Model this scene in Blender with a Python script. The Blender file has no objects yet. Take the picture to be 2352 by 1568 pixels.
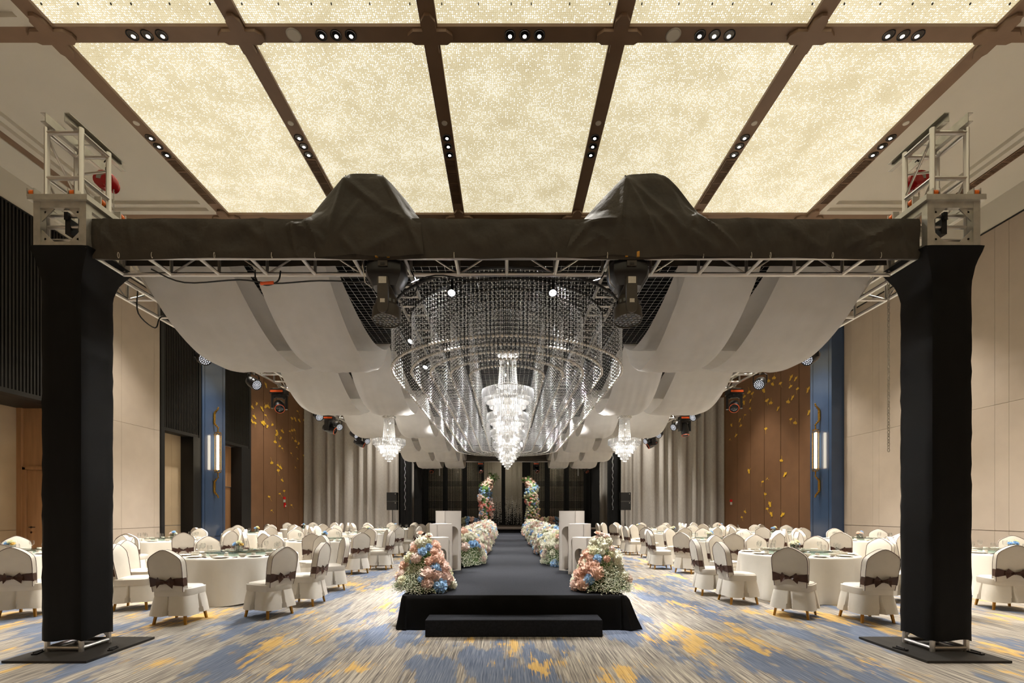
import bpy, math, random
import numpy as np
from math import sin, cos, pi, radians as R, sqrt, atan2
from mathutils import Vector, Matrix, Euler
random.seed(7)
S = bpy.context.scene
COL = S.collection
# ------------------------------------------------------------------ camera, world, exposure
cd = bpy.data.cameras.new('camera')
cam = bpy.data.objects.new('camera', cd)
COL.objects.link(cam)
cam.location = (0, 0, 1.5)
cam.rotation_euler = (R(90), 0, 0)
cd.sensor_width = 36
cd.lens = 36 * 1110 / 2352
cd.shift_x = 12 / 2352
cd.shift_y = 391 / 2352
cd.clip_end = 200
S.camera = cam
W = bpy.data.worlds.new('world')
S.world = W
W.use_nodes = True
W.node_tree.nodes['Background'].inputs[0].default_value = (1, .95, .88, 1)
W.node_tree.nodes['Background'].inputs[1].default_value = .05
S.view_settings.view_transform = 'Standard'
S.view_settings.look = 'None'
S.view_settings.gamma = 1
S.view_settings.use_curve_mapping = False
S.view_settings.exposure = EXPOSURE = 0.35
try:
    S.cycles.use_denoising = True
    S.cycles.adaptive_threshold = .025
    S.cycles.max_bounces = 6
    S.cycles.diffuse_bounces = 3
    S.cycles.glossy_bounces = 3
    S.cycles.transmission_bounces = 3
    S.cycles.transparent_max_bounces = 12
    S.cycles.sample_clamp_indirect = 4
    S.cycles.caustics_reflective = False
    S.cycles.caustics_refractive = False
except Exception:
    pass
# light levels of the hall's lamps and of spots added beside them (each lamp is created by its own builder)
PANEL = .8          # backlit crystal ceiling panels
DOWN_W = 900         # ceiling downlight cluster, watts
SIDE_W = 2000         # downlights over the tables, and spots added at the sides
CHAND_W = 24         # bulbs of one chandelier
SPOT_W = 520          # small spots inside the rig, and spots added for plinths and far beds
PAR_W = 900          # LED pars on the side trusses
STAGE_W = 150



def lin(c):
    return tuple(((v / 255) / 12.92 if v / 255 <= .04045 else ((v / 255 + .055) / 1.055) ** 2.4) for v in c)


# ------------------------------------------------------------------ materials
class NT:
    def __init__(s, name):
        s.m = bpy.data.materials.new(name)
        s.m.use_nodes = True
        s.t = s.m.node_tree
        s.b = s.t.nodes['Principled BSDF']
        s.o = s.t.nodes['Material Output']

    def n(s, typ, **kw):
        x = s.t.nodes.new(typ)
        for k, v in kw.items():
            if k.startswith('i_'):
                k = k[2:]
                k = int(k) if k.isdigit() else k.replace('_', ' ')
                x.inputs[k].default_value = v
            else:
                setattr(x, k, v)
        return x

    def l(s, a, b):
        s.t.links.new(a, b)

    def math(s, op, a, b=None, c=None):
        x = s.n('ShaderNodeMath', operation=op)
        for i, v in enumerate((a, b, c)):
            if v is None:
                continue
            if isinstance(v, (int, float)):
                x.inputs[i].default_value = v
            else:
                s.l(v, x.inputs[i])
        return x.outputs[0]

    def ramp(s, fac, stops, interp='LINEAR'):
        x = s.n('ShaderNodeValToRGB')
        x.color_ramp.interpolation = interp
        e = x.color_ramp.elements
        while len(e) < len(stops):
            e.new(.5)
        for k, (p, c) in enumerate(stops):
            e[k].position = p
            e[k].color = (*c, 1) if len(c) == 3 else c
        s.l(fac, x.inputs[0])
        return x.outputs[0]

    def mix(s, f, a, b, blend='MIX'):
        x = s.n('ShaderNodeMix', data_type='RGBA', blend_type=blend)
        for i, v in ((0, f), (6, a), (7, b)):
            if isinstance(v, (int, float)):
                x.inputs[i].default_value = v
            elif isinstance(v, tuple):
                x.inputs[i].default_value = (*v, 1) if len(v) == 3 else v
            else:
                s.l(v, x.inputs[i])
        return x.outputs[2]

    def noise(s, scale, vec=None, detail=2, rough=.5, dist=0):
        x = s.n('ShaderNodeTexNoise', i_Scale=scale, i_Detail=detail, i_Roughness=rough, i_Distortion=dist)
        if vec is not None:
            s.l(vec, x.inputs['Vector'])
        return x.outputs[0]

    def pos(s, scale=(1, 1, 1), obj=False, loc=(0, 0, 0)):
        if obj:
            src = s.n('ShaderNodeTexCoord').outputs['Object']
        else:
            src = s.n('ShaderNodeNewGeometry').outputs['Position']
        m = s.n('ShaderNodeMapping')
        m.inputs['Scale'].default_value = scale
        m.inputs['Location'].default_value = loc
        s.l(src, m.inputs['Vector'])
        return m.outputs[0]

    def bump(s, h, strength=.3, dist=.01):
        x = s.n('ShaderNodeBump', i_Strength=strength, i_Distance=dist)
        s.l(h, x.inputs['Height'])
        s.l(x.outputs[0], s.b.inputs['Normal'])


def pm(name, rgb, rough=.6, metal=0, spec=.5, var=0, vscale=6, bump=0, bscale=40, obj=True, sheen=0, stretch=(1, 1, 1)):
    """a principled material with procedural variation of colour and fine relief"""
    t = NT(name)
    c = lin(rgb)
    t.b.inputs['Base Color'].default_value = (*c, 1)
    t.b.inputs['Roughness'].default_value = rough
    t.b.inputs['Metallic'].default_value = metal
    t.b.inputs['Specular IOR Level'].default_value = spec
    if sheen:
        t.b.inputs['Sheen Weight'].default_value = sheen
    if var:
        f = t.noise(vscale, t.pos(stretch, obj), 3)
        lo = tuple(max(0, v * (1 - var)) for v in c)
        hi = tuple(min(1, v * (1 + var)) for v in c)
        t.l(t.ramp(f, [(.3, lo), (.7, hi)]), t.b.inputs['Base Color'])
    if bump:
        t.bump(t.noise(bscale, t.pos(stretch, obj), 3), bump, .01)
    return t.m


def emit(name, rgb, strength):
    t = NT(name)
    t.b.inputs['Base Color'].default_value = (*lin(rgb), 1)
    t.b.inputs['Emission Color'].default_value = (*lin(rgb), 1)
    t.b.inputs['Emission Strength'].default_value = strength
    return t.m


def thinglass(name, tint, gloss=.12, rough=.02, edge=.5):
    """thin clear glass: see-through with a mirror coat that grows to the rim"""
    t = NT(name)
    tr = t.n('ShaderNodeBsdfTransparent')
    tr.inputs[0].default_value = (*tint, 1)
    gl = t.n('ShaderNodeBsdfGlossy', i_Roughness=rough)
    lw = t.n('ShaderNodeLayerWeight', i_Blend=edge)
    f = t.math('ADD', t.math('MULTIPLY', lw.outputs['Facing'], .42), gloss)
    mx = t.n('ShaderNodeMixShader')
    t.l(f, mx.inputs[0])
    t.l(tr.outputs[0], mx.inputs[1])
    t.l(gl.outputs[0], mx.inputs[2])
    t.l(mx.outputs[0], t.o.inputs[0])
    return t.m


def crystal(name, trans=.25, rough=.08, tint=(.95, .95, .95)):
    """cut crystal: glints, lets light pass and glows when lit from inside"""
    t = NT(name)
    tl = t.n('ShaderNodeBsdfTranslucent')
    tl.inputs[0].default_value = (*tint, 1)
    df = t.n('ShaderNodeBsdfDiffuse')
    df.inputs[0].default_value = (*tint, 1)
    gl = t.n('ShaderNodeBsdfGlossy', i_Roughness=rough)
    tr = t.n('ShaderNodeBsdfTransparent')
    a = t.n('ShaderNodeMixShader', i_0=.5)
    t.l(tl.outputs[0], a.inputs[1])
    t.l(df.outputs[0], a.inputs[2])
    b = t.n('ShaderNodeMixShader', i_0=.45)
    t.l(a.outputs[0], b.inputs[1])
    t.l(gl.outputs[0], b.inputs[2])
    c = t.n('ShaderNodeMixShader', i_0=trans)
    t.l(b.outputs[0], c.inputs[1])
    t.l(tr.outputs[0], c.inputs[2])
    t.l(c.outputs[0], t.o.inputs[0])
    return t.m


def cloth(name, rgb, transl=.3, var=.05, bump=.15, bscale=5, rough=.75, stretch=(1, 1, 1), bdist=.02):
    t = NT(name)
    c = lin(rgb)
    v = t.pos(stretch, False)
    f = t.noise(bscale, v, 4)
    colr = t.ramp(f, [(.3, tuple(x * (1 - var) for x in c)), (.7, tuple(min(1, x * (1 + var)) for x in c))])
    t.l(colr, t.b.inputs['Base Color'])
    t.b.inputs['Roughness'].default_value = rough
    t.b.inputs['Specular IOR Level'].default_value = .25
    if bump:
        t.bump(f, bump, bdist)
    if transl:
        tl = t.n('ShaderNodeBsdfTranslucent')
        t.l(colr, tl.inputs[0])
        mx = t.n('ShaderNodeMixShader', i_0=transl)
        t.l(t.b.outputs[0], mx.inputs[1])
        t.l(tl.outputs[0], mx.inputs[2])
        t.l(mx.outputs[0], t.o.inputs[0])
    return t.m


def carpet_mat():
    t = NT('carpet')
    geo = t.pos((1, 1, 1))
    fine = t.noise(1, t.pos((64, 1.5, 1)), 3, .6)
    fine2 = t.noise(1, t.pos((130, 2.6, 1), loc=(3, 7, 0)), 2, .6)
    mid = t.noise(1, t.pos((9, .8, 1), loc=(11, 2, 0)), 3, .6)
    base = t.ramp(fine, [(.28, lin((84, 80, 78))), (.40, lin((132, 125, 118))), (.52, lin((164, 155, 143))), (.64, lin((196, 186, 170))), (.78, lin((144, 137, 130)))])
    base = t.mix(t.math('MULTIPLY', t.ramp(fine2, [(.3, (1, 1, 1)), (.42, (0, 0, 0))]), .7), base, lin((82, 82, 88)))
    # blue-grey cloud patches with edges torn along the pile
    pb = t.noise(1, t.pos((1.5, .55, 1), loc=(5, 3, 0)), 4, .6)
    rag = t.math('ADD', pb, t.math('MULTIPLY', t.math('SUBTRACT', mid, .5), .34))
    rag = t.math('ADD', rag, t.math('MULTIPLY', t.math('SUBTRACT', fine, .5), .25))
    mb = t.ramp(rag, [(.525, (0, 0, 0)), (.55, (1, 1, 1))])
    blue = t.ramp(fine2, [(.3, lin((78, 90, 112))), (.5, lin((104, 116, 138))), (.7, lin((138, 146, 160)))])
    c = t.mix(t.math('MULTIPLY', mb, .92), base, blue)
    py = t.noise(1, t.pos((1.5, .75, 1), loc=(21.3, 14.2, 0)), 4, .62)
    ry = t.math('ADD', py, t.math('MULTIPLY', t.math('SUBTRACT', mid, .5), .42))
    ry = t.math('ADD', ry, t.math('MULTIPLY', t.math('SUBTRACT', fine2, .5), .34))
    my = t.ramp(ry, [(.60, (0, 0, 0)), (.62, (1, 1, 1))])
    gold = t.ramp(fine, [(.3, lin((186, 146, 84))), (.6, lin((220, 184, 118)))])
    c = t.mix(my, c, gold)
    t.l(c, t.b.inputs['Base Color'])
    t.b.inputs['Roughness'].default_value = .95
    t.b.inputs['Specular IOR Level'].default_value = .15
    t.bump(t.noise(260, geo, 2), .25, .004)
    return t.m


def panel_mat():
    """backlit curtain of crystal beads: fine grid of bright dots on warm glowing base"""
    t = NT('crystal_bead_panel')
    vo = t.n('ShaderNodeTexVoronoi', voronoi_dimensions='2D', feature='F1')
    vo.inputs['Scale'].default_value = 32
    vo.inputs['Randomness'].default_value = .35
    t.l(t.pos(), vo.inputs['Vector'])
    dot = t.ramp(vo.outputs['Distance'], [(.22, (1, 1, 1)), (.42, (0, 0, 0))])
    sep = t.n('ShaderNodeSeparateColor')
    t.l(vo.outputs['Color'], sep.inputs[0])
    big = t.noise(1.6, t.pos(), 4, .65)
    spark = t.math('GREATER_THAN', t.math('ADD', sep.outputs[0], t.math('MULTIPLY', t.math('SUBTRACT', big, .5), 1.6)), .62)
    f = t.math('MULTIPLY', dot, t.math('ADD', t.math('MULTIPLY', spark, .75), .25))
    base = t.ramp(big, [(.3, lin((198, 182, 138))), (.7, lin((224, 211, 172)))])
    c = t.mix(f, base, (1.25, 1.22, 1.12))
    t.b.inputs['Base Color'].default_value = (.3, .28, .22, 1)
    t.l(c, t.b.inputs['Emission Color'])
    t.b.inputs['Emission Strength'].default_value = PANEL
    return t.m


M = dict(
    carpet=carpet_mat(), panel=panel_mat(),
    bronze=pm('bronze_paint', (138, 112, 90), .5, .0, .4, .08, 3, obj=False),
    bronze_d=pm('dark_bronze', (48, 36, 26), .5),
    white=pm('ceiling_white', (232, 226, 212), .9, 0, .2, .02, 1, obj=False),
    beige=pm('beige_wall_panel', (178, 163, 147), .8, 0, .3, .04, 2, .06, 120, obj=False),
    beige2=pm('beige_recess_panel', (182, 160, 130), .7, 0, .3, .05, 2, obj=False),
    wood=pm('oak_veneer', (164, 122, 84), .55, 0, .4, .12, 2.5, .03, 60, obj=False, stretch=(6, 6, .5)),
    slat=pm('black_slat', (30, 27, 23), .6, 0, .3, .2, 3),
    black=pm('black_frame', (16, 15, 14), .5, 0, .4),
    blue=pm('blue_lacquer', (56, 74, 102), .16, 0, .6, .05, 2, obj=False),
    bluetrim=pm('blue_trim_dark', (20, 30, 46), .3),
    brown=pm('brown_leather_panel', (112, 80, 55), .6, 0, .35, .07, 2, .05, 90, obj=False),
    brown_g=pm('panel_groove', (20, 13, 9), .7),
    leaf=pm('gold_leaf_print', (222, 176, 50), .4, .15, .5, .25, 14),
    curtain=cloth('grey_curtain_cloth', (164, 158, 151), 0, .12, .1, 60, .9, (1, 1, .15)),
    blackcloth=cloth('black_fabric', (17, 16, 15), 0, .25, .3, 9, .85),
    deepblack=pm('black_stretch_sleeve', (7, 7, 7), .55, 0, .18, .3, 4, .1, 14),
    wrap=cloth('black_felt_wrap', (60, 54, 46), 0, .22, .55, 3.2, .58, (1, 1, .8), .09),
    roofcloth=pm('black_roof_cloth', (13, 13, 14), .9, 0, .1, .2, 2),
    alu=pm('aluminium_tube', (214, 210, 204), .28, .9, .5, .08, 6),
    galv=pm('galvanised_steel', (190, 186, 176), .42, .75, .5, .15, 9),
    steel=pm('black_steel', (26, 25, 25), .45, .3, .5),
    plate=pm('black_base_plate', (46, 42, 38), .6, .2, .4, .25, 8),
    orange=pm('orange_roller', (232, 112, 26), .4),
    orange2=pm('orange_plastic', (238, 98, 40), .4),
    red=pm('red_hoist_paint', (196, 22, 26), .25, 0, .6),
    labelw=pm('white_label', (196, 190, 176), .6, 0, .3, .1, 60),
    plastic=pm('black_plastic', (24, 23, 23), .35, 0, .5, .15, 8),
    plastic2=pm('dark_grey_plastic', (66, 60, 52), .5, 0, .4, .1, 9),
    lensdark=pm('dark_lens', (8, 8, 9), .12, 0, .7),
    cable=pm('black_cable', (14, 14, 15), .5),
    drape=cloth('white_voile', (243, 239, 233), .38, .03, .1, 4, .85),
    cover=cloth('ivory_satin_cover', (226, 218, 204), .06, .03, .12, 7, .42),
    linen=cloth('white_tablecloth', (234, 228, 216), .05, .02, .08, 6, .55),
    piping=pm('brown_piping', (74, 50, 40), .6),
    sash=cloth('brown_satin_sash', (72, 48, 38), 0, .2, .2, 12, .38),
    gold=pm('gilded_wood_leg', (176, 124, 34), .38, .25, .5, .15, 8),
    brass=pm('brushed_brass', (196, 150, 62), .25, .9, .5),
    ceramic=pm('white_porcelain', (242, 236, 224), .2, 0, .5),
    glass=thinglass('clear_glass', (.985, .99, .99), .03, .02, .3),
    tglass=thinglass('green_tinted_glass', (.62, .72, .68), .16, .03, .6),
    vglass=thinglass('grey_vase_glass', (.55, .60, .60), .12, .05, .5),
    crystal=crystal('crystal_rod', .35), bead=pm('crystal_bead', (252, 252, 252), .08, .12, 1),
    drop=pm('crystal_drop', (236, 232, 224), .05, .5, 1),
    thread=pm('bead_thread', (205, 205, 205), .3, 0, .6),
    bulb=emit('lamp_bulb', (255, 244, 224), 4),
    dlamp=emit('downlight_lamp', (255, 250, 240), 8),
    tube=emit('sconce_tube', (255, 238, 206), 7),
    ledw=emit('led_face', (226, 230, 240), .55),
    spotlamp=emit('spot_lamp', (244, 248, 255), 10),
    plinth=pm('white_plinth_board', (226, 218, 208), .6, 0, .3, .02, 3),
    stage=pm('black_stage_carpet', (37, 38, 42), .95, 0, .1, .2, 50, .1, 200, obj=False),
    stageside=pm('black_stage_skirt', (20, 19, 19), .9, 0, .15, .2, 6),
    stagewood=pm('brown_stage_floor', (84, 72, 62), .5, 0, .4, .1, 5, obj=False),
    green=pm('leaf_green', (96, 126, 66), .6, 0, .3, .3, 12),
    gyps=pm('gypsophila_white', (238, 238, 214), .8),
    beadgold=pm('champagne_bead', (214, 202, 172), .3, .5, .6),
    string=cloth('champagne_string', (178, 168, 150), .2, .12, 0, 20, .6, (14, 1, .1)),
)
FLC = dict(cream=(250, 244, 222), pink=(250, 216, 202), peach=(248, 206, 184), blue=(168, 204, 238), slate=(120, 140, 166),
           coral=(240, 150, 138), ivory=(244, 240, 206), blush=(250, 224, 212), yellow=(240, 210, 130))
for k_, c_ in FLC.items():
    M['fl_' + k_] = cloth('petal_' + k_, c_, .25, .12, .3, 26, .8)


# ------------------------------------------------------------------ mesh helpers
class MB:
    def __init__(s):
        s.v, s.f, s.m = [], [], []
        s.cur = 0

    def add(s, vs, fs):
        b = len(s.v)
        s.v += [tuple(v) for v in vs]
        s.f += [tuple(i + b for i in f) for f in fs]
        s.m += [s.cur] * len(fs)
        return s

    def box(s, c, d, rz=0, taper=1, tapx=None):
        x, y, z = (k / 2 for k in d)
        tx = taper if tapx is None else tapx
        vs = [(-x, -y, -z), (x, -y, -z), (x, y, -z), (-x, y, -z), (-x * tx, -y * taper, z), (x * tx, -y * taper, z), (x * tx, y * taper, z), (-x * tx, y * taper, z)]
        cz, sz = cos(rz), sin(rz)
        vs = [(c[0] + a * cz - b * sz, c[1] + a * sz + b * cz, c[2] + e) for a, b, e in vs]
        return s.add(vs, [(3, 2, 1, 0), (4, 5, 6, 7), (0, 1, 5, 4), (1, 2, 6, 5), (2, 3, 7, 6), (3, 0, 4, 7)])

    def bb(s, x0, x1, y0, y1, z0, z1):
        return s.box(((x0 + x1) / 2, (y0 + y1) / 2, (z0 + z1) / 2), (x1 - x0, y1 - y0, z1 - z0))

    def tube(s, pts, r, n=8, closed=False, caps=True):
        pts = [Vector(p) for p in pts]
        rs = r if isinstance(r, (list, tuple)) else [r] * len(pts)
        L = len(pts)
        rings = []
        up = None
        for i, p in enumerate(pts):
            if closed:
                d = pts[(i + 1) % L] - pts[i - 1]
            else:
                d = pts[min(i + 1, L - 1)] - pts[max(i - 1, 0)]
            d = d.normalized() if d.length > 1e-9 else Vector((0, 0, 1))
            if up is None:
                up = Vector((0, 0, 1)) if abs(d.z) < .9 else Vector((1, 0, 0))
            a = d.cross(up)
            if a.length < 1e-4:
                a = d.orthogonal()
            a.normalize()
            b = a.cross(d).normalized()
            up = b
            rings.append([p + (a * cos(2 * pi * k / n) + b * sin(2 * pi * k / n)) * rs[i] for k in range(n)])
        vs = [q for ring in rings for q in ring]
        fs = []
        for i in range(L if closed else L - 1):
            j = (i + 1) % L
            for k in range(n):
                fs.append((i * n + k, i * n + (k + 1) % n, j * n + (k + 1) % n, j * n + k))
        if caps and not closed:
            fs.append(tuple(range(n - 1, -1, -1)))
            fs.append(tuple((L - 1) * n + k for k in range(n)))
        return s.add(vs, fs)

    def lathe(s, prof, n=16, c=(0, 0, 0), axis='z', cap0=True, cap1=True, mat=None):
        vs = []
        for r, z in prof:
            for k in range(n):
                a = 2 * pi * k / n
                vs.append((r * cos(a), r * sin(a), z))
        fs = []
        for i in range(len(prof) - 1):
            for k in range(n):
                fs.append((i * n + k, i * n + (k + 1) % n, (i + 1) * n + (k + 1) % n, (i + 1) * n + k))
        if cap0:
            fs.append(tuple(range(n - 1, -1, -1)))
        if cap1:
            fs.append(tuple((len(prof) - 1) * n + k for k in range(n)))
        if mat is not None:
            vs = [tuple(mat @ Vector(v)) for v in vs]
        elif axis == 'y':
            vs = [(x, z, -y) for x, y, z in vs]
        elif axis == 'x':
            vs = [(z, x, y) for x, y, z in vs]
        vs = [(x + c[0], y + c[1], z + c[2]) for x, y, z in vs]
        return s.add(vs, fs)

    def grid(s, nu, nv, fn, closed_u=False):
        vs = [fn(i, j) for j in range(nv) for i in range(nu)]
        fs = []
        for j in range(nv - 1):
            for i in range(nu if closed_u else nu - 1):
                k = (i + 1) % nu
                fs.append((j * nu + i, j * nu + k, (j + 1) * nu + k, (j + 1) * nu + i))
        return s.add(vs, fs)

    def prism(s, poly, y0, y1):
        """outline in (x, z), extruded along y"""
        n = len(poly)
        vs = [(x, y0, z) for x, z in poly] + [(x, y1, z) for x, z in poly]
        fs = [tuple(range(n)), tuple(range(2 * n - 1, n - 1, -1))]
        fs += [(i, i + n, (i + 1) % n + n, (i + 1) % n) for i in range(n)]
        return s.add(vs, fs)

    def sphere(s, c, r, nu=10, nv=6, sc=(1, 1, 1)):
        pr = [(r * sin(pi * j / nv), -r * cos(pi * j / nv)) for j in range(1, nv)]
        vs = [(c[0], c[1], c[2] - r * sc[2])]
        for rr, z in pr:
            for k in range(nu):
                vs.append((c[0] + rr * cos(2 * pi * k / nu) * sc[0], c[1] + rr * sin(2 * pi * k / nu) * sc[1], c[2] + z * sc[2]))
        vs.append((c[0], c[1], c[2] + r * sc[2]))
        fs = [(0, 1 + (k + 1) % nu, 1 + k) for k in range(nu)]
        for j in range(nv - 2):
            for k in range(nu):
                a, b = 1 + j * nu + k, 1 + j * nu + (k + 1) % nu
                fs.append((a, b, b + nu, a + nu))
        t = len(vs) - 1
        q = 1 + (nv - 2) * nu
        fs += [(q + k, q + (k + 1) % nu, t) for k in range(nu)]
        return s.add(vs, fs)

    def xf(s, mat, start=0):
        s.v[start:] = [tuple(mat @ Vector(v)) for v in s.v[start:]]
        return s

    def mesh(s, name, mats, smooth=False, ang=40):
        me = bpy.data.meshes.new(name)
        me.from_pydata(s.v, [], s.f)
        for m in (mats if isinstance(mats, (list, tuple)) else [mats]):
            me.materials.append(m)
        if any(s.m):
            me.polygons.foreach_set('material_index', s.m)
        if smooth:
            me.shade_smooth()
            me.set_sharp_from_angle(angle=R(ang))
        me.update()
        return me

    def build(s, name, mats, parent=None, smooth=False, ang=40):
        return ob(name, s.mesh(name, mats, smooth, ang), parent)


def ob(name, me, parent=None, loc=None, rot=None, scale=None):
    o = bpy.data.objects.new(name, me)
    COL.objects.link(o)
    if parent is not None:
        o.parent = parent
    if loc is not None:
        o.location = loc
    if rot is not None:
        o.rotation_euler = rot
    if scale is not None:
        o.scale = scale
    return o


def np_mesh(name, v, f, mats):
    """fast mesh from arrays of vertices (n,3) and triangles (m,3)"""
    me = bpy.data.meshes.new(name)
    v = np.asarray(v, dtype=np.float32).reshape(-1, 3)
    f = np.asarray(f, dtype=np.int32)
    k = f.shape[1]
    me.vertices.add(len(v))
    me.vertices.foreach_set('co', v.ravel())
    me.loops.add(f.size)
    me.loops.foreach_set('vertex_index', f.ravel())
    me.polygons.add(len(f))
    me.polygons.foreach_set('loop_start', np.arange(0, f.size, k, dtype=np.int32))
    me.update(calc_edges=True)
    for m in (mats if isinstance(mats, (list, tuple)) else [mats]):
        me.materials.append(m)
    return me


PHI = (1 + 5 ** .5) / 2
ICO_V = np.array([(-1, PHI, 0), (1, PHI, 0), (-1, -PHI, 0), (1, -PHI, 0), (0, -1, PHI), (0, 1, PHI), (0, -1, -PHI), (0, 1, -PHI), (PHI, 0, -1), (PHI, 0, 1), (-PHI, 0, -1), (-PHI, 0, 1)]) / sqrt(1 + PHI * PHI)
ICO_F = np.array([(0, 11, 5), (0, 5, 1), (0, 1, 7), (0, 7, 10), (0, 10, 11), (1, 5, 9), (5, 11, 4), (11, 10, 2), (10, 7, 6), (7, 1, 8), (3, 9, 4), (3, 4, 2), (3, 2, 6), (3, 6, 8), (3, 8, 9), (4, 9, 5), (2, 4, 11), (6, 2, 10), (8, 6, 7), (9, 8, 1)])
OCT_V = np.array([(1, 0, 0), (-1, 0, 0), (0, 1, 0), (0, -1, 0), (0, 0, 1), (0, 0, -1)], float)
OCT_F = np.array([(0, 2, 4), (2, 1, 4), (1, 3, 4), (3, 0, 4), (2, 0, 5), (1, 2, 5), (3, 1, 5), (0, 3, 5)])


def scatter(bv, bf, centers, radii=1.0):
    c = np.asarray(centers, float).reshape(-1, 3)
    r = np.broadcast_to(np.asarray(radii, float), (len(c),)).reshape(-1, 1, 1)
    v = (bv[None] * r + c[:, None]).reshape(-1, 3)
    f = (bf[None] + (np.arange(len(c)) * len(bv))[:, None, None]).reshape(-1, bf.shape[1])
    return v, f


def join(parts):
    vs, fs, b = [], [], 0
    for v, f in parts:
        vs.append(v)
        fs.append(f + b)
        b += len(v)
    return np.concatenate(vs), np.concatenate(fs)


def empty(name, label, cat, loc=(0, 0, 0), rz=0, group=None, rot=None):
    o = bpy.data.objects.new(name, None)
    COL.objects.link(o)
    o.empty_display_size = .1
    o.location = loc
    o.rotation_euler = rot if rot is not None else (0, 0, rz)
    o['label'] = label
    o['category'] = cat
    if group:
        o['group'] = group
    return o


def tag(o, label, cat, group=None):
    o['label'] = label
    o['category'] = cat
    if group:
        o['group'] = group
    return o


def struct(o):
    o['kind'] = 'structure'
    return o


def stuff(o):
    o['kind'] = 'stuff'
    return o


def dup(root, loc, rz, label=None, group=None, rot=None):
    r = root.copy()
    COL.objects.link(r)
    r.location = loc
    r.rotation_euler = rot if rot is not None else (0, 0, rz)
    if label:
        r['label'] = label
    if group:
        r['group'] = group
    for ch in KIDS[root.name]:
        c = ch.copy()
        COL.objects.link(c)
        c.parent = r
        for g in KIDS.get(ch.name, ()):
            d = g.copy()
            COL.objects.link(d)
            d.parent = c
    return r


KIDS = {}


def reg(root):
    """remember the children of a thing that will be copied"""
    KIDS[root.name] = list(root.children)
    for c in root.children:
        KIDS[c.name] = list(c.children)
    return root


def lamp(kind, name, loc, power, color=(1, .95, .88), target=None, size=.1, angle=60, blend=.6, parent=None):
    l = bpy.data.lights.new(name, kind)
    l.energy = power
    l.color = color
    l.shadow_soft_size = size
    if kind == 'SPOT':
        l.spot_size = R(angle)
        l.spot_blend = blend
    o = bpy.data.objects.new(name, l)
    COL.objects.link(o)
    o.location = loc
    if target is not None:
        o.rotation_euler = (Vector(target) - Vector(loc)).to_track_quat('-Z', 'Y').to_euler()
    return o


ORD = ['first', 'second', 'third', 'fourth', 'fifth', 'sixth', 'seventh', 'eighth', 'ninth', 'tenth', 'eleventh', 'twelfth']
CYL8 = MB().lathe([(1, 0), (1, 1)], 8).mesh('tube_piece', M['alu'], True)


def rod(name, a, b, r, parent, me=None):
    """a tube from a to b made from one shared mesh"""
    a, b = Vector(a), Vector(b)
    d = b - a
    o = bpy.data.objects.new(name, me or CYL8)
    COL.objects.link(o)
    if parent is not None:
        o.parent = parent
    q = d.to_track_quat('Z', 'Y')
    o.location = a
    o.rotation_euler = q.to_euler()
    o.scale = (r, r, d.length)
    return o
# ================================================================== the hall itself
ZC = 8.8
YB, YF = 31.0, -6.3
fl = MB().bb(-13, 13, YF, YB, -.1, 0).build('floor', M['carpet'])
struct(fl)
# ---------------------------------------------------------------- ceiling
ceil = struct(MB().bb(-13, 13, YF, YB, ZC + .34, ZC + .5).build('ceiling', M['white']))
BX = [-6.96, -4.06, -1.17, 1.72, 4.65, 7.5]
CY = [-1.8 + 4.6 * k for k in range(-1, 8)]
for x in BX:
    MB().bb(x - .125, x + .125, YF, YB, ZC, ZC + .3).build('beam', M['bronze'], ceil)
for y in CY:
    for a, b in zip([-9.7] + BX, BX + [10.3]):
        MB().bb(a + (.125 if a > -9 else 0), b - (.125 if b < 10 else 0), y - .125, y + .125, ZC, ZC + .3).build('cross_beam', M['bronze'], ceil)
pl = MB()
w, s, t = .105, .25, .34
pts = []
for k in range(4):
    a = k * pi / 2
    for p in ((w, w), (s, w), (t, w * .35), (t, -w * .35), (s, -w)):
        pts.append((p[0] * cos(a) - p[1] * sin(a), p[0] * sin(a) + p[1] * cos(a)))
pts = [p for k in (0, 1, 2, 3) for p in reversed(pts[k * 5:k * 5 + 5])]
pv = [(x, y, -.055) for x, y in pts] + [(x, y, 0) for x, y in pts]
n = len(pts)
pl.add(pv, [tuple(range(n - 1, -1, -1)), tuple(range(n, 2 * n))] + [(i, (i + 1) % n, (i + 1) % n + n, i + n) for i in range(n)])
plm = pl.mesh('cross_plate', M['bronze'])
for y in CY:
    for x in BX:
        ob('cross_plate', plm, ceil, (x, y, ZC - .001))
fixm = None
for j in range(len(CY) - 1):
    for i in range(5):
        x0, x1, y0, y1 = BX[i] + .125, BX[i + 1] - .125, CY[j] + .125, CY[j + 1] - .125
        p = MB().bb(x0, x1, y0, y1, ZC + .05, ZC + .09).build('crystal_panel', M['panel'], ceil)
        if j in (1, 2):
            b = MB()
            for yy in np.arange(y0 + .22, y1, .48):
                for k in (.04, .24, .42, .53, .74, .96):
                    b.box((x0 + (x1 - x0) * k, yy, ZC + .042), (.014, .02, .03))
            stuff(b.build('panel_fixing', M['steel'], p))


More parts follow.
